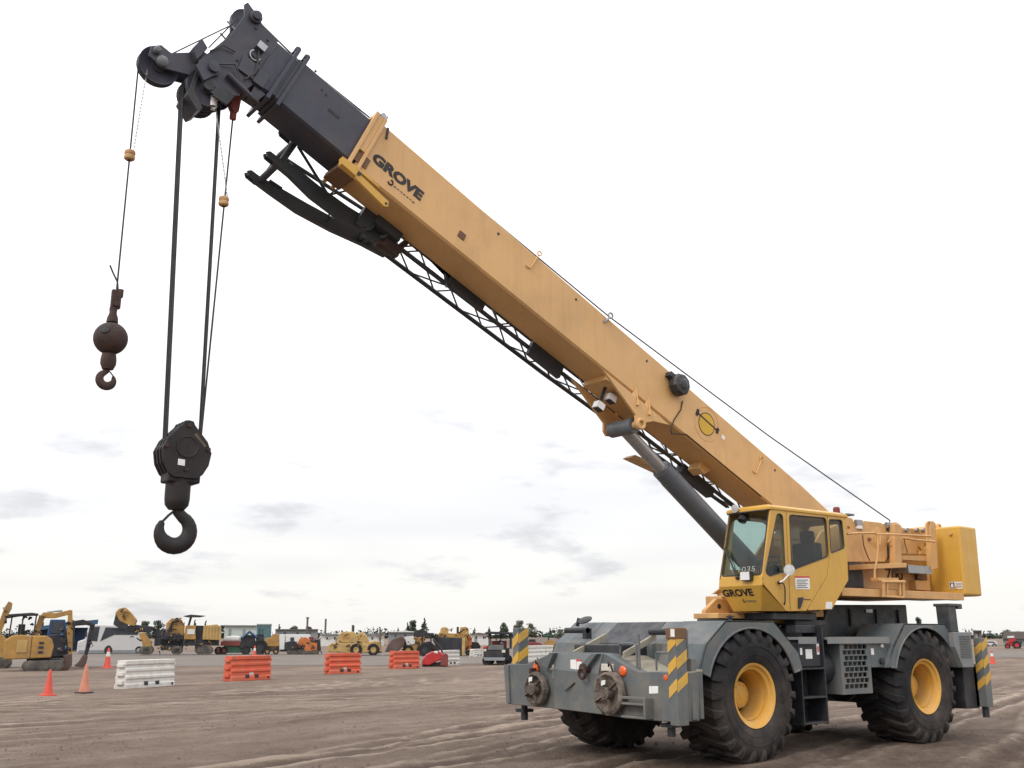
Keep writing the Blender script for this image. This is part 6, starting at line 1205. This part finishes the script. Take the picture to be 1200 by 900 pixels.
# ---- trees: trunk, limbs and crowns of many small leaf faces
def crown_faces(clumps, n, r0, fs, rr):
    V, Fs = [], []
    for (cx_, cy_, cz_, rx, rz_) in clumps:
        for _ in range(n):
            while True:
                u = [rr.uniform(-1, 1) for _ in range(3)]
                if sum(a*a for a in u) < 1: break
            p = Vector((cx_+u[0]*rx, cy_+u[1]*rx, cz_+u[2]*rz_)); a = Vector((rr.uniform(-1, 1), rr.uniform(-1, 1), rr.uniform(-1, 1))).normalized(); b = a.orthogonal().normalized(); s_ = fs*rr.uniform(.6, 1.4)
            k = len(V); V += [p+a*s_, p+b*s_*.7, p-a*s_, p-b*s_*.7]; Fs.append((k, k+1, k+2, k+3))
    return V, Fs
def tree(px, base, top, w_px, kind, label, m, seed, group='trees along the far edge of the yard'):
    rr = random.Random(seed); la, de, k = ground_at(px, base); h = (base-top)*k; w_ = w_px*k/2
    t = thing('conifer_tree' if kind == 'c' else 'broadleaf_tree', label, 'tree', c2w(la, de), RZ, group)
    tr_ = MB(); tr_.tube([(0, 0, -.1), (.02*h, 0, h*.35), (-.01*h, .01*h, h*.7), (0, 0, h*.93)], [h*.022, h*.018, h*.011, h*.004], 7); cl_ = []
    if kind == 'c':
        for i in range(11):
            f = i/10; z = h*(.12+.84*f); r = w_*(1-f)**.85+.12
            for j in range(max(1, int(7*(1-f))+1)):
                a = rr.uniform(0, 6.28); q = r*rr.uniform(.25, .75); cl_.append((math.cos(a)*q, math.sin(a)*q, z, r*.45+.08, h*.055))
    else:
        for i in range(22):
            a = rr.uniform(0, 6.28); f = rr.random(); z = h*(.25+.64*f); q = w_*rr.uniform(.1, .8)*(1-abs(f-.4)*.7); c_ = (math.cos(a)*q, math.sin(a)*q, z, w_*rr.uniform(.25, .45), h*rr.uniform(.08, .13)); cl_.append(c_)
            if i < 8: tr_.tube([(0, 0, h*(.28+.04*i)), (c_[0]*.6, c_[1]*.6, z-h*.06), c_[:3]], [h*.010, h*.006, h*.003], 5)
    tr_.build('trunk', 'bark', t, smooth=True)
    V, Fs = crown_faces(cl_, 34 if kind == 'c' else 90, 0, max(.09, h*.027), rr); c2 = MB(); c2.add(V, Fs); me = D.meshes.new('crown'); me.from_pydata([tuple(v) for v in c2.v], [], c2.f); me.materials.append(MATS[m]); o = D.objects.new('crown', me); COL.objects.link(o); o.parent = t
TB = 749.8
for i, (px, top, wd, kd, m, lab) in enumerate(((168, 727, 14, 'b', 'leaf', 'round tree behind the white coach roof'), (184, 726, 20, 'b', 'leaf_dark', 'wide dark tree behind the milling conveyor'), (227, 727, 10, 'c', 'leaf_dark', 'dark conifer below the sunshade'), (240, 728, 8, 'c', 'leaf', 'slim conifer right of the sunshade'), (263, 731, 20, 'b', 'leaf_dark', 'broad dark tree left of the pale warehouse'), (287, 735, 14, 'b', 'leaf_grey', 'grey green bush in front of the pale warehouse'), (326.5, 732, 9, 'c', 'leaf_dark', 'small conifer right of the teal container'), (344, 733, 12, 'b', 'leaf', 'round tree behind the grey shed roof'), (361, 734, 12, 'b', 'leaf_dark', 'dark tree right of the crossarm pole'),
        (466, 736, 6, 'c', 'leaf_dark', 'little pointed conifer left of the wheel loader'), (477, 730, 12, 'c', 'leaf', 'bushy conifer above the loader bucket'), (484, 726.5, 14, 'b', 'leaf', 'tall loose tree above the loader cab'), (497, 725, 15, 'c', 'leaf_dark', 'tallest conifer behind the roll cage tractor'), (556, 736, 10, 'c', 'leaf_dark', 'conifer behind the white hut'), (573, 735, 6, 'c', 'leaf_dark', 'thin conifer left of the utility vehicle roof'), (587, 733, 6, 'c', 'leaf_dark', 'thin conifer above the utility vehicle roof'), (592, 729, 14, 'b', 'leaf', 'loose tree left of the striped outrigger post'), (609, 727, 18, 'b', 'leaf_grey', 'tall thin crowned tree behind the striped outrigger post'), (623, 730, 18, 'b', 'leaf_grey', 'open grey green tree above the soil heap'), (644.5, 736, 9, 'c', 'leaf_dark', 'dark conifer beside the crane hood'), (657, 736, 16, 'b', 'leaf_grey', 'pale bare tree left of the crane hood mirror'),
        (1078, 723, 12, 'b', 'leaf_dark', 'dark tree top above the rear fender'), (1111, 732, 8, 'b', 'leaf_grey', 'grey bush behind the exhaust stack'), (1137, 738, 9, 'c', 'leaf_dark', 'dark conifer left of the tower'), (1160, 739, 16, 'b', 'leaf_dark', 'round dark tree right of the tower'), (1172, 745, 14, 'b', 'leaf', 'low green tree left of the dark roofed house'), (1181, 737, 14, 'b', 'leaf_grey', 'bare greyish tree behind the dark roofed house'))):
    tree(px, TB, top, wd, kd, lab, m, 100+i)
# distant tree belt on the horizon
rr = random.Random(5); V, Fs = [], []
for i in range(26000):
    la = rr.uniform(-420, 420); de = rr.uniform(480, 560); hh = 3.0+1.3*math.sin(la*.07)+1.0*math.sin(la*.27+1)+.9*math.sin(la*.63)
    z = max(.8, hh)*(1-rr.random()**.45)**.8; p = c2w(la, de, z); s_ = rr.uniform(.35, .8); a = Vector((rr.uniform(-1, 1), rr.uniform(-1, 1), rr.uniform(-1, 1))).normalized(); b = a.orthogonal().normalized(); k = len(V)
    V += [p+a*s_, p+b*s_*.7, p-a*s_, p-b*s_*.7]; Fs.append((k, k+1, k+2, k+3))
me = D.meshes.new('tree_belt'); me.from_pydata([tuple(v) for v in V], [], Fs); me.materials.append(MATS['leaf_dark']); o = D.objects.new('tree_belt', me); COL.objects.link(o); tag(o, 'far belt of trees along the horizon behind the yard', 'tree belt'); o['kind'] = 'stuff'
